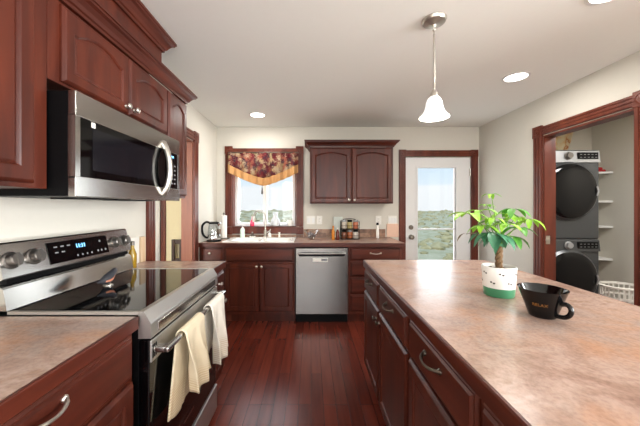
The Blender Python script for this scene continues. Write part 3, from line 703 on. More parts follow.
# pink bottle on sill
r = thing('soap_bottle', (-.80, YB+.03, 1.058), 'hot pink soap bottle with pale top on the window sill', 'soap bottle', 'soap bottles by the sink')
b = new(); lathe(b, [(.026, 0), (.028, .006), (.028, .06), (.022, .075), (.011, .085)], (-.80, YB+.03, 1.059), seg=18); obj('bottle', b, M['pink'], r, smooth=True)
M['palepink'] = plain('pale_pink_plastic', srgb(236, 170, 184), .35)
b = new(); lathe(b, [(.013, .085), (.013, .1), (.005, .102), (.005, .12), (.014, .122), (.012, .132)], (-.80, YB+.03, 1.059), seg=12); tube(b, [(-.80, YB+.03, 1.186), (-.80, YB, 1.184)], .005, 6); obj('pump', b, M['palepink'], r, smooth=True)
# carafe on sill
b = new(); lathe(b, [(.046, 0), (.066, .012), (.07, .04), (.058, .085), (.03, .13), (.026, .15), (.036, .175), (.038, .19), (.033, .188), (.022, .15), (.026, .13), (.052, .085), (.062, .04), (.05, .014)], (-.485, YB+.035, 1.059), seg=26, cap1=True)
M['frost'] = plain('white_frosted_glass', srgb(236, 238, 240), .25, trans=.35, var=.01)
single('glass_vase', b, M['frost'], (-.485, YB+.035, 1.059), 'cloudy white glass vase with flared neck on the window sill', 'vase', smooth=True)
b = new(); lathe(b, [(.03, 0), (.036, .01), (.038, .075), (.036, .08), (.033, .076), (.031, .012), (.001, .01)], (-.285, YB+.03, 1.059), seg=20); tube(b, bez((-.252, YB+.02, 1.12), (-.215, YB+.01, 1.10), (-.252, YB+.02, 1.075), 8), .005, 6)
single('cup', b, M['ceramic'], (-.285, YB+.03, 1.059), 'small white cup at the right end of the window sill', 'cup', smooth=True)
b = new(); lathe(b, [(.018, 0), (.024, .004), (.02, .05), (.015, .055), (.006, .06), (.006, .075), (.02, .078), (.001, .084)], (-.545, 3.745, .9235), seg=14)
single('soap_dispenser', b, M['ceramic'], (-.545, 3.745, .9235), 'short white ceramic soap dispenser just right of the faucet', 'soap dispenser', smooth=True)
b = new(); lathe(b, [(.016, 0), (.018, .004), (.012, .012), (.011, .05), (.016, .055), (.016, .066), (.001, .068)], (-.415, 3.72, .9235), seg=14)
single('sink_sprayer', b, M['plastic'], (-.415, 3.72, .9235), 'white side sprayer on the sink rim right of the faucet', 'sprayer', smooth=True)
r = thing('scrub_brush', (-.765, 3.72, .9235), 'dark scrub brush in a white dish left of the faucet', 'brush')
b = new(); lathe(b, [(.035, 0), (.042, .015), (.039, .015), (.03, .005)], (-.765, 3.72, .924), seg=18); obj('dish', b, M['ceramic'], r, smooth=True)
b = new(); lathe(b, [(.022, .006), (.026, .025), (.018, .04), (.012, .05), (.014, .065), (.001, .072)], (-.765, 3.72, .924), seg=14); obj('brush', b, M['bronze'], r, smooth=True)

# ------------------------------------------------------------------ kettle, paper towels
kx, ky, kz = -1.145, 3.36, .9155
kt = thing('electric_kettle', (kx, ky, kz), 'glass and steel electric kettle with black handle in the counter corner', 'kettle')
b = new(); lathe(b, [(.082, 0), (.084, .01), (.08, .02), (.072, .022)], (kx, ky, kz), seg=26); obj('power_base', b, M['black'], kt, smooth=True)
b = new(); lathe(b, [(.076, .022), (.078, .03), (.076, .075), (.074, .078)], (kx, ky, kz), seg=26); obj('steel_base', b, M['chrome'], kt, smooth=True)
M['kglass'] = clear('kettle_glass', (.88, .90, .91, 1), .06)
b = new(); lathe(b, [(.074, .078), (.072, .12), (.065, .17), (.056, .205), (.053, .205), (.062, .17), (.069, .12), (.071, .08)], (kx, ky, kz), seg=26); obj('glass_jug', b, M['kglass'], kt, smooth=True)
b = new(); lathe(b, [(.0575, .205), (.062, .208), (.06, .222), (.04, .23), (.001, .232)], (kx, ky, kz), seg=26); obj('lid', b, M['black'], kt, smooth=True)
b = new(); tube(b, smooth([(kx-.045, ky-.03, kz+.222), (kx-.075, ky-.045, kz+.228), (kx-.108, ky-.06, kz+.2), (kx-.118, ky-.065, kz+.15), (kx-.108, ky-.06, kz+.09), (kx-.085, ky-.05, kz+.055), (kx-.066, ky-.035, kz+.045)]), .0125, 10); obj('handle', b, M['black'], kt, smooth=True)
b = new(); tube(b, [(kx+.052, ky-.015, kz+.195), (kx+.085, ky-.03, kz+.215)], [.018, .012], 10); obj('spout', b, M['chrome'], kt, smooth=True)
px_, py_ = -1.11, 3.63
pt = thing('paper_towel_holder', (px_, py_, .9155), 'slim paper towel roll on an upright holder behind the kettle', 'paper towel')
b = new(); lathe(b, [(.07, 0), (.07, .01), (.05, .013)], (px_, py_, .9155), seg=20); lathe(b, [(.007, .013), (.007, .31), (.014, .312), (.016, .325), (.008, .335), (.001, .336)], (px_, py_, .9155), seg=12); obj('holder', b, M['bronze'], pt, smooth=True)
M['paper'] = plain('paper_towel', srgb(242, 239, 232), .95, spec=.1, var=.02)
b = new(); lathe(b, [(.036, .016), (.036, .296), (.012, .296), (.012, .016)], (px_, py_, .9155), seg=24); obj('roll', b, M['paper'], pt, smooth=True)

# ------------------------------------------------------------------ right part of the back counter
bowl_c = (.005, 3.55, .9155)
bw = thing('glass_bowl', bowl_c, 'clear glass bowl holding dark odds and ends under the outlet plates', 'bowl')
b = new(); lathe(b, [(.03, 0), (.034, .004), (.05, .03), (.075, .075), (.098, .115), (.094, .116), (.070, .076), (.045, .032), (.028, .008)], bowl_c, seg=30); obj('bowl', b, M['glass'], bw, smooth=True)
M['darkfoil'] = plain('dark_foil', srgb(84, 86, 92), .4, var=.4)
for k in range(5):
    a = k*1.3; c = (bowl_c[0]+.026*math.cos(a), bowl_c[1]+.026*math.sin(a), .9155+.046+.014*(k % 3))
    b = new(); ball(b, c, .023, (1.2, 1, .9), 10)
    single('foil_sweet', b, M['darkfoil'], c, 'dark foil-wrapped sweet heaped in the clear glass bowl', 'sweet', 'sweets in the glass bowl', True)
# spice rack
rx, ry, rz = .49, 3.60, .9155
rk = thing('spice_rack', (rx, ry, rz), 'black two-tier rack of spice jars against the brown backsplash', 'spice rack')
b = new()
for zz in (0, .125): bx(b, (rx-.115, ry-.055, rz+zz), (rx+.115, ry+.055, rz+zz+.008), .002)
for sx_ in (-.112, .112):
    for sy_ in (-.05, .05): tube(b, [(rx+sx_, ry+sy_, rz), (rx+sx_, ry+sy_, rz+.225)], .004, 6)
    tube(b, [(rx+sx_, ry-.05, rz+.04), (rx+sx_, ry+.05, rz+.04)], .003, 6)
tube(b, [(rx-.112, ry+.05, rz+.225), (rx-.06, ry+.05, rz+.25), (rx, ry+.05, rz+.258), (rx+.06, ry+.05, rz+.25), (rx+.112, ry+.05, rz+.225)], .004, 6)
for zz in (.045, .17): tube(b, [(rx-.112, ry-.05, rz+zz), (rx+.112, ry-.05, rz+zz)], .003, 6)
obj('frame', b, M['black'], rk)
scol = [srgb(196, 186, 170), srgb(176, 160, 110), srgb(190, 110, 80), srgb(120, 70, 46), srgb(170, 96, 58), srgb(206, 200, 190)]
names = [('upper', 'left', 'pale grey'), ('upper', 'middle', 'dull yellow'), ('upper', 'right', 'salmon'), ('lower', 'left', 'dark brown'), ('lower', 'middle', 'orange brown'), ('lower', 'right', 'whitish')]
for k, (tier, pos, cn_) in enumerate(names):
    x = rx+(-.074, 0, .074)[k % 3]; z = rz+(.1335 if k < 3 else .0085)
    j = thing('spice_jar', (x, ry, z), f'{cn_} spice jar, {pos} one on the {tier} tier of the black rack', 'spice jar', 'spice jars in the black rack')
    b = new(); lathe(b, [(.031, 0), (.033, .004), (.033, .072), (.027, .082)], (x, ry, z), seg=16); obj('jar', b, plain('spice_'+cn_.replace(' ', '_'), scol[k], .2, var=.35), j, smooth=True)
    b = new(); lathe(b, [(.029, .082), (.030, .084), (.030, .106), (.027, .108)], (x, ry, z), seg=16); obj('lid', b, M['black'] if k % 2 else M['silver'], j, smooth=True)
M['orange'] = plain('orange_oil', srgb(206, 128, 40), .15)
M['maroon'] = plain('dark_red_sauce', srgb(96, 34, 22), .15)
M['palebox'] = plain('pale_green_card', srgb(222, 230, 222), .6)
def bottle(label, x, y, mat, cap, hh, r_, cat='bottle'):
    t = thing('sauce_bottle', (x, y, .9155), label, cat, 'bottles by the spice rack')
    b = new(); lathe(b, [(r_*.9, 0), (r_, .004), (r_, hh*.6), (r_*.5, hh*.78), (r_*.42, hh*.86)], (x, y, .9155), seg=16); obj('bottle', b, mat, t, smooth=True)
    b = new(); lathe(b, [(r_*.5, hh*.86), (r_*.5, hh), (r_*.4, hh*1.01)], (x, y, .9155), seg=12); obj('cap', b, cap, t, smooth=True)
bottle('amber orange bottle at the left of the spice rack', .275, 3.52, M['orange'], M['orange'], .17, .02)
bottle('dark red bottle with white cap just left of the spice rack', .327, 3.50, M['maroon'], M['plastic'], .15, .023)
b = new(); bx(b, (.3, YB-.06, .9155), (.42, YB-.02, 1.19), .003)
single('recipe_box', b, M['palebox'], (.36, YB-.04, .9155), 'tall pale green box standing behind the spice rack and bottles', 'box')
def plate(label, px0, px1, py0, py1, gangs, kind):
    x0, x1 = (px0-311)/74.06, (px1-311)/74.06; z1, z0 = 1.32+(207-py0)/74.06, 1.32+(207-py1)/74.06
    t = thing('switch_plate' if kind == 's' else 'outlet_plate', ((x0+x1)/2, YB-.003, (z0+z1)/2), label, 'switch plate' if kind == 's' else 'outlet', 'white wall plates above the back counter')
    b = new(); bx(b, (x0, YB-.007, z0), (x1, YB-.001, z1), .002); obj('plate', b, M['plastic'], t)
    for g in range(gangs):
        c = x0+(x1-x0)*(g+.5)/gangs; zc = (z0+z1)/2
        b = new(); bx(b, (c-.016, YB-.011, zc-.033), (c+.016, YB-.0065, zc+.033), .002)
        if kind == 'o':
            p = obj('receptacle', b, M['plastic'], t)
            for dz in (-.017, .017):
                for dx in (-.006, .006):
                    b = new(); bx(b, (c+dx-.0012, YB-.0118, zc+dz-.005), (c+dx+.0012, YB-.0108, zc+dz+.005)); obj('slot', b, M['dark'], p)
        else: obj('rocker', b, M['white'], t)
plate('double white switch plate beside the kitchen window', 306.5, 315.5, 216, 224.3, 2, 's')
plate('narrow white outlet plate next to the double switch plate', 316.6, 322.2, 216, 224.3, 1, 'o')
plate('single white outlet plate above the black-topped bottle', 375.6, 381.2, 216, 224.3, 1, 'o')
plate('triple white switch plate beside the back door casing', 388, 396.6, 215.8, 224.3, 3, 's')
x, y = .865, 3.70
t = thing('pump_bottle', (x, y, .9155), 'cream bottle with black cap standing near the end of the backsplash', 'bottle')
b = new(); lathe(b, [(.018, 0), (.02, .004), (.02, .10), (.016, .14), (.014, .17)], (x, y, .9155), seg=16); obj('bottle', b, M['paper'], t, smooth=True)
b = new(); lathe(b, [(.016, .17), (.017, .172), (.017, .2), (.015, .202)], (x, y, .9155), seg=14); obj('cap', b, M['black'], t, smooth=True)

# upper cabinet on the back wall
FUB = FY(3.515)
cabinet('wall_cabinet', 'two-door cherry wall cabinet on the back wall between window and door', 'cabinet', FUB, -.015, 1.015, 1.362, 2.06, .322,
        [dict(k='door', r=(0, .497, 1.372, 2.045), arch=.06, knob=(.468, 1.405)), dict(k='door', r=(.503, 1.0, 1.372, 2.045), arch=.06, knob=(.532, 1.405))], toe=False, group='cherry wall cabinets')
b = new(); crown(b, [(-.015, YB-.003, -1, 0), (-.015, 3.515, -1, -1), (1.015, 3.515, 1, -1), (1.015, YB-.003, 1, 0)], cp, 2.062)
single('crown_molding', b, M['cherry_x'], (.5, 3.6, 2.062), 'cherry crown molding on top of the back wall cabinet', 'molding', 'cherry crown moldings')

# ------------------------------------------------------------------ valance
def valance_mat():
    m, t, b = base_mat('floral_print'); b.inputs['Roughness'].default_value = .9; b.inputs['Specular IOR Level'].default_value = .1
    c = t.nodes.new('ShaderNodeTexCoord'); vo = t.nodes.new('ShaderNodeTexVoronoi'); vo.inputs['Scale'].default_value = 24
    nz = t.nodes.new('ShaderNodeTexNoise'); nz.inputs['Scale'].default_value = 18; nz.inputs['Detail'].default_value = 3
    mx = t.nodes.new('ShaderNodeMix'); mx.data_type = 'VECTOR' if False else 'RGBA'; mx.inputs[0].default_value = .12
    sp = t.nodes.new('ShaderNodeSeparateColor'); r = t.nodes.new('ShaderNodeValToRGB'); r.color_ramp.interpolation = 'CONSTANT'
    t.links.new(c.outputs['Object'], mx.inputs[6]); t.links.new(nz.outputs['Color'], mx.inputs[7]); t.links.new(mx.outputs[2], vo.inputs['Vector'])
    t.links.new(vo.outputs['Color'], sp.inputs[0]); t.links.new(sp.outputs[0], r.inputs[0]); t.links.new(r.outputs[0], b.inputs['Base Color'])
    el = r.color_ramp.elements; el[0].position = 0; el[0].color = srgb(88, 34, 40); el[1].position = .22; el[1].color = srgb(142, 84, 68)
    for p, cc in ((.4, srgb(160, 138, 104)), (.55, srgb(104, 42, 46)), (.7, srgb(168, 148, 122)), (.85, srgb(62, 44, 54))): k = el.new(p); k.color = cc
    return m
M['floral'] = valance_mat()
M['gold'] = plain('gold_fabric', srgb(196, 150, 100), .8, spec=.1, var=.08)
va = thing('valance', (-.63, YB-.06, 2.04), 'burgundy floral valance with gold border and tassel over the kitchen window', 'curtain')
vx0, vx1 = -1.10, -.17
def vprof(u, lo, hi): return lo - (lo-hi)*(1-abs(2*u-1))**1.0 if False else lo+(hi-lo)*(1-abs(2*u-1)**1.35)
def vsheet(f0, f1, n=70, m=10, amp=.024, off=0):
    b = new(); R = []
    for j in range(m+1):
        row = []
        for i in range(n+1):
            u = i/n; z = f0(u)+(f1(u)-f0(u))*j/m; dd = max(.35, min(1, (2.06-z)/.25))
            row.append(b.verts.new((vx0+(vx1-vx0)*u, YB-.058-off-amp*dd*(math.sin(u*62)+.4*math.sin(u*27+1)), z)))
        R.append(row)
    for j in range(m):
        for i in range(n): b.faces.new((R[j][i], R[j][i+1], R[j+1][i+1], R[j+1][i]))
    return b
s1 = lambda u: 2.045; s2 = lambda u: vprof(u, 1.885, 1.70); s3 = lambda u: vprof(u, 1.78, 1.60)
o = obj('fabric', vsheet(s1, s2), M['floral'], va, smooth=True); md = o.modifiers.new('thickness', 'SOLIDIFY'); md.thickness = .003
o = obj('border', vsheet(lambda u: s2(u)+.004, s3, off=.004, amp=.020), M['gold'], va, smooth=True, label='gold fabric border'); md = o.modifiers.new('thickness', 'SOLIDIFY'); md.thickness = .003
b = new(); tube(b, [(vx0, YB-.06, 2.045), (vx1, YB-.06, 2.045)], .009, 8)
for x in (vx0+.02, vx1-.02): tube(b, [(x, YB-.06, 2.045), (x, YB-.028, 2.05)], .006, 6)
obj('rod', b, M['bronze'], va, smooth=True)
M['tassel'] = plain('grey_tassel_thread', srgb(92, 84, 82), .9)
b = new(); tx = (263-311)/74.06; lathe(b, [(.002, 0), (.003, -.02), (.009, -.025), (.009, -.035), (.006, -.04), (.012, -.07), (.013, -.11), (.002, -.112)], (tx, YB-.065, 1.602), seg=12); obj('tassel', b, M['tassel'], va, smooth=True)

# ------------------------------------------------------------------ island
FI = FX(.422, -1)
units = [(1.715, 2.165), (1.212, 1.705), (.70, 1.19), (.24, .690)]
lab = ['cherry island cabinet at the far end, nearest the dishwasher', 'second cherry island cabinet from the far end, its knob paired with the first', 'third cherry island cabinet from the far end, nearest whole drawer with bronze pull', 'nearest cherry island cabinet, only a sliver in view at the bottom edge']
for k, (a, c) in enumerate(units):
    kn = {0: a+.035, 1: c-.035, 2: a+.035, 3: c-.035}[k]
    cabinet('island_cabinet', lab[k], 'cabinet', FI, a-.004, c+(.017 if k == 2 else .004), 0, .868, .58,
            [dict(k='drawer', r=(a+.006, c-.006, .705, .857), pull=((a+c)/2, .805), pm='bronze'), dict(k='door', r=(a+.006, c-.006, .14, .692), knob=(kn, .635))], dmat='cherry_y', group='cherry island cabinets', kmat='bronze')
b = new(); bx(b, (1.004, .236, 0), (1.02, 2.169, .868)); single('island_back_panel', b, M['cherry'], (1.01, 1.2, 0), 'plain cherry panel closing the seating side of the island', 'panel')
def rounded(x0, x1, y0, y1, rad, ins=0):
    pts = []
    for cx, cy, s, r in ((x1-rad, y1-rad, 0, rad), (x0+.012, y1-.012, 1, .012), (x0+.012, y0+.012, 2, .012), (x1-.012, y0+.012, 3, .012)):
        r2 = max(.001, r-ins)
        for k in range(9):
            a = s*PI/2+k*PI/16; pts.append((cx+r2*math.cos(a), cy+r2*math.sin(a)))
    return pts
it = thing('island_worktop', (.86, 1.2, .87), 'large mottled laminate island worktop holding the plant and black cup', 'worktop', 'mottled laminate worktops')
b = new(); o_ = rounded(.400, 1.345, .2, 2.19, .09, .010); loft(b, [[(x, y, .872) for x, y in o_], [(x, y, .9145) for x, y in o_]]); obj('top', b, M['lam'], it)
b = new(); A = rounded(.400, 1.345, .2, 2.19, .09, 0); B = rounded(.400, 1.345, .2, 2.19, .09, .0098); C2 = rounded(.400, 1.345, .2, 2.19, .09, .003)
loft(b, [[(x, y, .868) for x, y in B], [(x, y, .868) for x, y in A], [(x, y, .909) for x, y in A], [(x, y, .914) for x, y in C2], [(x, y, .914) for x, y in B], [(x, y, .868) for x, y in B]], False, False)
obj('edge_trim', b, M['cherry_y'], it, label='dark cherry wood edge')

# potted plant
pc = Vector((.865, 1.31, .9155))
pl = thing('potted_plant', pc, 'small braided money tree in a white pot on the island', 'plant')
b = new(); lathe(b, [(.058, 0), (.061, .004), (.064, .04), (.0645, .04)], pc, seg=36, cap1=False, mi=1)
lathe(b, [(.0642, .04), (.067, .09), (.070, .132), (.068, .135), (.065, .132), (.062, .11), (.001, .108)], pc, seg=36, cap0=False, mi=0)
M['green'] = plain('green_glaze', srgb(66, 134, 96), .3, var=.1)
pot = obj('pot', b, [M['ceramic'], M['green']], pl, smooth=True)
M['dot'] = plain('dark_brown_paint', srgb(48, 36, 30), .5, var=.05)
b = new()
for hh, n0, of in ((.106, 6, .1), (.066, 6, .62)):
    for k in range(n0):
        for s, dz in ((-.09, .002), (.09, -.002)):
            a = 2*PI*k/n0+of+s; r_ = .0642+(.070-.0642)*(hh-.04)/.092
            ball(b, pc+Vector(((r_-.0035)*math.cos(a), (r_-.0035)*math.sin(a), hh+dz)), .0062, (1, 1, .72), 8)
obj('painted_dots', b, M['dot'], pot, smooth=True)
M['soil'] = ramp_mat('soil', (90, 90, 90), [(.3, srgb(48, 34, 26)), (.7, srgb(110, 80, 60))], .95)
b = new(); lathe(b, [(.061, .108), (.061, .116), (.03, .122), (.001, .124)], pc, seg=20)
for k in range(16):
    a = random.uniform(0, 6.3); r_ = random.uniform(.02, .055); ball(b, pc+Vector((r_*math.cos(a), r_*math.sin(a), .118)), random.uniform(.006, .011), (1, 1, .7), 8)
obj('soil', b, M['soil'], pl, smooth=True)
M['bark'] = plain('braided_bark', srgb(112, 86, 58), .9, var=.25)
b = new()
for s in range(3):
    tube(b, [pc+Vector((.008*math.cos(2*PI*s/3+k*.55)+.0, .008*math.sin(2*PI*s/3+k*.55), .112+k*.0065)) for k in range(18)], .0085, 8)
obj('trunk', b, M['bark'], pl, smooth=True)
top = pc+Vector((0, 0, .225))
def leaflet(b, base, tip, width, up, mi):
    base, tip = Vector(base), Vector(tip); d = tip-base; L = d.length; d.normalize(); side = d.cross(Vector(up)).normalized(); nn = side.cross(d).normalized()
    prof = [(0, .05), (.12, .35), (.3, .8), (.5, 1), (.7, .85), (.88, .45), (1, .03)]; rows = []
    for t, wd in prof:
        c = base + d*(L*t) + nn*(L*.10*math.sin(PI*t) - L*.16*t*t); wv = width*wd
        rows.append([b.verts.new(c-side*wv+nn*wv*.35), b.verts.new(c), b.verts.new(c+side*wv+nn*wv*.35)])
    for r0, r1 in zip(rows, rows[1:]):
        for i in range(2):
            f = b.faces.new((r0[i], r0[i+1], r1[i+1], r1[i])); f.material_index = mi; f.smooth = True
def palm(bl, bs, c, ang, L, mi, droop=.3, n=5, spread=2*PI, face=None):
    """palmate leaf: n leaflets round the end of a stem at c; ang = azimuth of the middle leaflet"""
    c = Vector(c); st = bez(top+Vector((random.uniform(-.008, .008), random.uniform(-.008, .008), 0)), (top*.45+c*.55)+Vector((0, 0, .03)), c, 8); tube(bs, st, [.0026-.0012*k/8 for k in range(9)], 6)
    for k in range(n):
        a = ang + spread*(k/n if spread > 6 else (k/(n-1)-.5)); l = L*random.uniform(1.1, 1.45)
        dz = -droop+random.uniform(-.12, .12)
        leaflet(bl, c, c+Vector((math.cos(a), math.sin(a), dz))*l, l*.19, (0, 0, 1), mi)
bl, bs = new(), new()
LG, DG, BG = 0, 1, 2
D0 = 1.31
palm(bl, bs, P(469, 214, D0-.02), 0.4, .075, LG, .15, 6)
palm(bl, bs, P(481, 211, D0+.04), 1.4, .06, LG, .05, 5)
palm(bl, bs, P(491, 194, D0), 2.4, .034, LG, .35, 4)
palm(bl, bs, P(487, 205, D0+.02), .7, .030, LG, .1, 4)
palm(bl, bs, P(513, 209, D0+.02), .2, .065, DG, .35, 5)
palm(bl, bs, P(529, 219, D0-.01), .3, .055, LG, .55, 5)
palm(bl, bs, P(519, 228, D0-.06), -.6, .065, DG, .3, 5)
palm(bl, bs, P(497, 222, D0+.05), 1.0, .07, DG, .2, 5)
palm(bl, bs, P(482, 226, D0-.02), 2.8, .06, LG, .3, 5)
palm(bl, bs, P(507, 224, D0-.05), -1.2, .06, LG, .25, 5)
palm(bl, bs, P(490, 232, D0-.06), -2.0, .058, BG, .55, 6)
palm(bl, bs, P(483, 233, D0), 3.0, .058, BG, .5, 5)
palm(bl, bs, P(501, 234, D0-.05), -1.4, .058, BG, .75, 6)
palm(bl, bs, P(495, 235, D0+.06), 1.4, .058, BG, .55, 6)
palm(bl, bs, P(512, 236, D0+.0), -.2, .06, DG, .5, 4)
palm(bl, bs, P(505, 214, D0+.06), .9, .06, LG, .2, 5)
palm(bl, bs, P(493, 218, D0-.03), -2.3, .05, LG, .3, 5)
palm(bl, bs, P(517, 217, D0+.05), .5, .055, LG, .4, 5)
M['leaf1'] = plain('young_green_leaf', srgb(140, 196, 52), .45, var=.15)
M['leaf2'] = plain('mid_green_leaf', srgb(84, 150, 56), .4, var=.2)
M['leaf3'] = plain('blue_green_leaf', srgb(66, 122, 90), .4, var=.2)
obj('foliage', bl, [M['leaf1'], M['leaf2'], M['leaf3']], pl, smooth=True)
obj('stems', bs, plain('green_stem', srgb(112, 148, 60), .6), pl, smooth=True)
b = new(); tube(b, bez(top, P(480, 230, D0), P(466, 234, D0-.03), 6), .0015, 5); leaflet(b, P(466, 233, D0-.03), P(456, 240, D0-.04), .006, (0, 0, 1), 0)
obj('dried_leaf', b, plain('dried_leaf_brown', srgb(120, 104, 84), .8), pl, smooth=True, label='dried brown leaf')

# black cup
mc = Vector((.862, 1.06, .9155))
cup = thing('coffee_cup', mc, 'black flared cup with gold lettering beside the plant on the island', 'cup')
b = new(); lathe(b, [(.040, 0), (.043, .003), (.048, .02), (.063, .065), (.0755, .101), (.077, .103), (.0745, .1025), (.060, .066), (.045, .022), (.036, .010), (.001, .009)], mc, seg=40); obj('bowl', b, M['blackceramic'], cup, smooth=True)
hd = Vector((math.cos(-1.2), math.sin(-1.2), 0))
b = new(); pts = [mc+hd*r_+Vector((0, 0, h_)) for r_, h_ in ((.060, .060), (.074, .064), (.085, .058), (.089, .044), (.083, .028), (.068, .017), (.045, .014))]
tube(b, smooth(pts), .008, 12); obj('handle', b, M['blackceramic'], cup, smooth=True)
M['goldmark'] = plain('gold_lettering', srgb(176, 122, 62), .35, metal=.6, var=0)
def FCUP(u, v, h):
    a = -PI/2 - .80 + u/.058; r_ = .0485+(v-.02)*.34 + h; return mc + Vector((r_*math.cos(a), r_*math.sin(a), v))
obj('lettering', text_bm('RELAX', .015, FCUP, 0, .052, .0004, .0004), M['goldmark'], cup)

# ------------------------------------------------------------------ things near the range
rb = Vector((-1.02, 1.43, .9275))
bird = thing('bird_figurine', rb, 'small dark-winged bird figurine with rusty belly on the black cooktop', 'figurine')
b = new()
path = [(-.075, .030, .003), (-.055, .030, .008), (-.035, .030, .018), (-.012, .032, .026), (.010, .038, .027), (.028, .050, .021), (.040, .060, .017), (.050, .064, .014), (.058, .064, .007), (.068, .063, .002)]
rings = []
for k, (s, z, r_) in enumerate(path): rings.append([rb+Vector((r_*.85*math.cos(2*PI*i/14), s, z+r_*math.sin(2*PI*i/14))) for i in range(14)])
loft(b, rings); b.normal_update()
for f in b.faces:
    c = f.calc_center_median()-rb; f.material_index = 1 if (c.z < .038+.25*c.y and c.y > -.05 and c.y < .045 and f.normal.z < .35) else 0
M['birddark'] = plain('slate_feathers', srgb(44, 46, 52), .5, var=.2); M['birdbelly'] = plain('rusty_feathers', srgb(196, 128, 100), .6, var=.1)
bb = obj('body', b, [M['birddark'], M['birdbelly']], bird, smooth=True)
b = new()
for s in (-1, 1): tube(b, [rb+Vector((s*.01, .0, .012)), rb+Vector((s*.012, .004, .0012))], .0025, 6)
lathe(b, [(.022, 0), (.022, .003), (.001, .004)], rb, seg=14); obj('stand', b, M['nickel'], bird, smooth=True)
# boards and oil bottle on the small worktop
M['board1'] = wood('maple_board', srgb(196, 164, 128), srgb(212, 184, 150), srgb(222, 198, 168), (30, 30, 3), .5)
b = new(); bx(b, (-1.262, 2.068, .9155), (-1.236, 2.128, 1.10), .003); single('cutting_board', b, M['board1'], (-1.25, 2.10, .9155), 'narrow pale maple board standing at the far end of the small worktop', 'cutting board', 'boards beyond the range')
b = new(); bx(b, (-1.262, 1.945, .9155), (-1.244, 2.064, 1.105), .004); single('cutting_board', b, M['plastic'], (-1.25, 2.0, .9155), 'white cutting board against the wall beyond the range', 'cutting board', 'boards beyond the range')
M['oil'] = plain('olive_oil', srgb(168, 134, 36), .1, trans=.2)
t = thing('oil_bottle', (-1.19, 1.895, .9155), 'yellow oil bottle with dark cap behind the far end of the range', 'bottle')
b = new(); lathe(b, [(.024, 0), (.026, .004), (.026, .09), (.012, .13), (.011, .15)], (-1.19, 1.895, .9155), seg=16); obj('bottle', b, M['oil'], t, smooth=True)
b = new(); lathe(b, [(.013, .15), (.013, .175), (.011, .177)], (-1.19, 1.895, .9155), seg=12); obj('cap', b, M['bronze'], t, smooth=True)

# ------------------------------------------------------------------ ceiling lights
M['lens'] = plain('lit_lens', (1, .96, .9, 1), .5, emit=(1, .95, .88, 1), estr=6, var=0)
for (x, y, lb) in ((-.626, 3.33, 'recessed ceiling light over the sink'), (1.70, 2.36, 'recessed ceiling light right of the pendant'), (1.50, 1.42, 'recessed ceiling light added for the glow at the top edge above the island')):  # last one is added, standing in for a soft ceiling glow
    t = thing('recessed_light', (x, y, H), 'round white '+lb, 'ceiling light', 'recessed ceiling lights')
    b = new(); lathe(b, [(.10, -.001), (.10, -.004), (.082, -.007), (.08, -.003), (.08, -.001)], (x, y, H), seg=32, cap0=False, cap1=False); obj('trim_ring', b, M['white'], t, smooth=True)
    b = new(); lathe(b, [(.08, -.001), (.079, -.004), (.05, -.007), (.001, -.008)], (x, y, H), seg=32); obj('lens', b, M['lens'], t, smooth=True)
    light('recessed_lamp', 'AREA', (x, y, H-.015), 6, (1, .96, .91), (0, 0, -1), .14, .14, shape='DISK')
pxx, pyy = .71, 1.64
t = thing('pendant_light', (pxx, pyy, H), 'brushed nickel pendant with white bell glass shade hanging over the island', 'pendant light')
b = new(); lathe(b, [(.068, 0), (.068, -.006), (.060, -.018), (.03, -.026), (.012, -.03), (.008, -.045)], (pxx, pyy, H-.001), seg=30); obj('canopy', b, M['nickel'], t, smooth=True)
b = new(); tube(b, [(pxx, pyy, H-.04), (pxx, pyy, H-.09)], .0035, 6); ball(b, (pxx, pyy, H-.06), .009); tube(b, [(pxx, pyy, H-.085), (pxx, pyy, 1.99)], .0065, 10); lathe(b, [(.009, 0), (.02, -.02), (.022, -.045), (.018, -.05)], (pxx, pyy, 1.995), seg=16); obj('rod', b, M['nickel'], t, smooth=True)
M['shade'] = plain('opal_glass', (.95, .94, .92, 1), .3, emit=(1, .97, .93, 1), estr=.55, var=0)
b = new(); prof = [(.022, -.03), (.034, -.04), (.043, -.06), (.048, -.09), (.056, -.115), (.074, -.138), (.084, -.15)]
lathe(b, prof+[(r_-.003, h_) for r_, h_ in prof[::-1]], (pxx, pyy, 1.985), seg=32, cap0=False, cap1=False); obj('shade', b, M['shade'], t, smooth=True)
b = new(); ball(b, (pxx, pyy, 1.895), .024, (1, 1, 1.2)); obj('bulb', b, plain('lit_bulb', (1, .95, .9, 1), .5, emit=(1, .93, .85, 1), estr=12, var=0), t, smooth=True)
light('pendant_lamp', 'POINT', (pxx, pyy, 1.84), 5, (1, .93, .85), shadow_soft_size=.03)

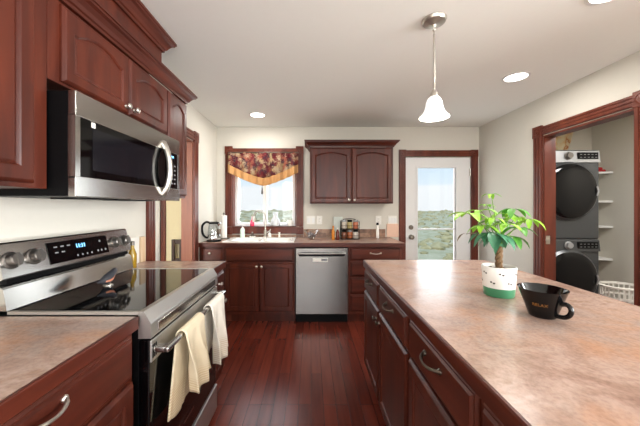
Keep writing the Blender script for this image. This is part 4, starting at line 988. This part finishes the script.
# ------------------------------------------------------------------ laundry room
lx0, lx1, ly = 2.392, 3.08, 3.04
M['doorglass'] = plain('dark_tinted_door', srgb(10, 10, 12), .1, spec=.25, var=0)
def machine(name, label, z0, z1, zc, panel_z, rc):
    xc = (lx0+lx1)/2
    r = thing(name, (xc, ly+.37, z0), label, name, 'stacked laundry machines')
    b = new(); bx(b, (lx0, ly, z0), (lx1, ly+.74, z1), .012); obj('body', b, M['graphite'], r)
    b = new(); prism(b, [(ly+.03, panel_z-.008), (ly-.018, panel_z-.004), (ly-.006, z1-.012), (ly+.03, z1-.006)], lambda p, q, s: Vector((s, p, q)), lx0+.004, lx1-.004)
    p = obj('control_panel', b, M['silver'] if 'dryer' in name else M['graphite'], r)
    fz = lambda u, v, h: Vector((u, ly-.016-h, v)); mz = (panel_z+z1)/2
    b = new(); lathe(b, [(.042, 0), (.042, .004), (.034, .008), (.03, .03), (.001, .032)], fz(xc, mz, 0), (0, -1, 0), 24); obj('dial', b, M['silver'] if 'dryer' not in name else M['knobgrey'], p, smooth=True)
    b = new(); bx(b, (xc+.10, ly-.022, mz-.035), (lx1-.03, ly-.01, mz+.035)); obj('screen', b, M['black'], p)
    for i in range(5):
        for j in range(2):
            b = new(); bx(b, (xc+.12+.04*i, ly-.0235, mz-.02+.03*j), (xc+.14+.04*i, ly-.0215, mz-.015+.03*j)); obj('button_mark', b, M['greymark'], p)
    b = new(); lathe(b, [(rc+.012, 0), (rc+.012, .02), (rc-.012, .04), (rc-.02, .03)], (xc, ly, zc), (0, -1, 0), 48); dd = obj('door', b, M['graphite'], r, smooth=True)
    b = new(); lathe(b, [(rc-.008, .036), (rc-.02, .046), (rc-.08, .056), (.001, .062)], (xc, ly, zc), (0, -1, 0), 48); obj('door_glass', b, M['doorglass'], dd, smooth=True)
    b = new(); tube(b, [(xc+rc-.03, ly-.05, zc-.05), (xc+rc-.02, ly-.058, zc), (xc+rc-.03, ly-.05, zc+.05)], .008, 8); obj('handle', b, M['silver'], dd, smooth=True)
    return r
machine('washer', 'graphite front-load washer at the bottom of the laundry stack', .01, .975, .555, .852, .30)
machine('dryer', 'graphite dryer with silver control panel stacked on top of the washer', .978, 1.93, 1.488, 1.80, .30)
for (px, py, d, m_, lb) in ((594, 168, 3.03, 'plastic', 'a'),): pass
# little shelves on the laundry wall
for z, lb in ((1.755, 'top little white corner shelf in the laundry, under the red item'), (1.39, 'second white corner shelf from the top in the laundry'), (1.07, 'third white corner shelf from the top in the laundry'), (.66, 'lowest white corner shelf in the laundry, above the basket')):
    r = thing('corner_shelf', (XLA-.1, YB-.1, z), lb, 'shelf', 'white laundry corner shelves')
    b = new(); poly = [(XLA-.002, YB-.002)]+[(XLA-.002-.27*math.sin(a), YB-.002-.27*math.cos(a)) for a in [PI/2*k/10 for k in range(11)]]
    prism(b, poly, lambda p, q, s: Vector((p, q, s)), z-.012, z+.012); obj('board', b, M['white'], r)
    b = new(); prism(b, [(XLA-.002, z-.0125), (XLA-.18, z-.0125), (XLA-.02, z-.14), (XLA-.002, z-.14)], lambda p, q, s: Vector((p, s, q)), YB-.022, YB-.004); obj('bracket', b, M['white'], r)
M['red'] = plain('red_cloth', srgb(170, 34, 38), .7)
b = new(); bx(b, (XLA-.22, YB-.22, 1.769), (XLA-.03, YB-.06, 1.80), .012, 3); bx(b, (XLA-.2, YB-.2, 1.80), (XLA-.05, YB-.08, 1.83), .012, 3)
single('folded_cloth', b, M['red'], (XLA-.12, YB-.14, 1.769), 'folded red cloth on the top corner shelf beside the dryer', 'cloth')
# basket
kx, ky = 3.30, 3.02
b = new(); rings = []
bk = thing('laundry_basket', (kx, ky, 0), 'white plastic slatted laundry basket on the floor beside the washer', 'basket')
b = new(); lathe(b, [(.13, .002), (.15, .006), (.15, .03), (.14, .03), (.13, .012)], (kx, ky, 0), seg=28, sxy=(1, .85)); 
for k in range(26):
    a = 2*PI*k/26; tube(b, [(kx+.145*math.cos(a), ky+.123*math.sin(a), .025), (kx+.185*math.cos(a), ky+.158*math.sin(a), .48)], .007, 6)
for h_, r_ in ((.2, .16), (.36, .174)): lathe(b, [(r_-.004, h_), (r_+.006, h_), (r_+.006, h_+.02), (r_-.004, h_+.02), (r_-.004, h_)], (kx, ky, 0), seg=28, sxy=(1, .85), cap0=False, cap1=False)
obj('slats', b, M['plastic'], bk)
b = new(); lathe(b, [(.178, .47), (.205, .475), (.207, .49), (.18, .495), (.178, .47)], (kx, ky, 0), seg=32, sxy=(1, .85), cap0=False, cap1=False); obj('rim', b, M['plastic'], bk, smooth=True)
# wall plate in laundry
b = new(); c = (XLA-.004, 3.2, 1.2); bx(b, (XLA-.007, 3.165, 1.145), (XLA-.001, 3.235, 1.255), .002); single('switch_plate', b, M['plastic'], c, 'white plate on the side wall of the laundry room', 'switch plate')
# curtain in the laundry window
M['tanprint'] = ramp_mat('cream_tan_print', (9, 9, 9), [(.4, srgb(244, 232, 208)), (.52, srgb(240, 214, 168)), (.58, srgb(206, 140, 90)), (.64, srgb(244, 230, 204))], .9, 2, .1); see_light(M['tanprint'], srgb(244, 230, 204), .6)
b = new(); R = []
for j in range(13):
    t = j/12; z = 2.34-.62*t; row = []; xr = 3.50-.10*t-.22*t*t
    for i in range(31):
        u = i/30; row.append(b.verts.new((2.66+(xr-2.66)*u, YB-.045-.012*math.sin(u*38), z)))
    R.append(row)
for j in range(12):
    for i in range(30): b.faces.new((R[j][i], R[j][i+1], R[j+1][i+1], R[j+1][i]))
o = single('curtain', b, M['tanprint'], (3.05, YB-.045, 2.34), 'cream curtain with tan print on the laundry window above the dryer', 'curtain', smooth=True); md = o.modifiers.new('thickness', 'SOLIDIFY'); md.thickness = .003
b = new(); bx(b, (2.50, 3.30, 1.9315), (2.86, 3.50, 1.975), .008); single('folded_towel', b, plain('pale_blue_cloth', srgb(206, 212, 226), .8), (2.68, 3.4, 1.9315), 'flat pale blue folded towel on top of the dryer', 'towel')

# ------------------------------------------------------------------ dining room chair and curtain
dcx, dcy = -1.634, 3.58
ch = thing('dining_chair', (dcx, dcy, 0), 'dark wooden dining chair glimpsed through the left doorway', 'chair')
M['darkwood'] = wood('dark_chair_wood', srgb(40, 26, 20), srgb(52, 34, 26), srgb(64, 44, 34), (20, 20, 3), .4)
b = new(); bx(b, (dcx-.21, dcy-.21, .43), (dcx+.21, dcy+.21, .46), .01); obj('seat', b, M['darkwood'], ch)
for sx_ in (-1, 1):
    for sy_ in (-1, 1):
        b = new(); bx(b, (dcx+sx_*.19-.018, dcy+sy_*.19-.018, 0), (dcx+sx_*.19+.018, dcy+sy_*.19+.018, .43), .004); obj('leg', b, M['darkwood'], ch)
b = new()
for sx_ in (-1, 1): bx(b, (dcx+sx_*.19-.02, dcy+.172, .46), (dcx+sx_*.19+.02, dcy+.208, .89), .005)
bx(b, (dcx-.17, dcy+.178, .83), (dcx+.17, dcy+.202, .89), .005); bx(b, (dcx-.17, dcy+.178, .6), (dcx+.17, dcy+.202, .64), .004)
for k in (-1, 0, 1): bx(b, (dcx+k*.095-.014, dcy+.18, .63), (dcx+k*.095+.014, dcy+.2, .84))
obj('backrest', b, M['darkwood'], ch)
M['sheer'] = plain('white_sheer', srgb(248, 247, 244), .9, spec=.1, var=.01); see_light(M['sheer'], srgb(250, 249, 246))
b = new(); R = []
for j in range(2):
    R.append([b.verts.new((-2.83+.815*i/40, YB-.06-.018*math.sin(i*.9), .03+2.03*j)) for i in range(41)])
for i in range(40): b.faces.new((R[0][i], R[0][i+1], R[1][i+1], R[1][i]))
o = single('curtain', b, M['sheer'], (-2.45, YB-.06, 2.06), 'white curtain on the dining room glass door, seen through the left doorway', 'curtain', smooth=True); md = o.modifiers.new('thickness', 'SOLIDIFY'); md.thickness = .003
light('laundry_fill_light', 'AREA', (3.05, 2.0, H-.02), 26, (1, .96, .92), (0, 0, -1), .3, .3)  # added fill to brighten the laundry, no fixture modelled
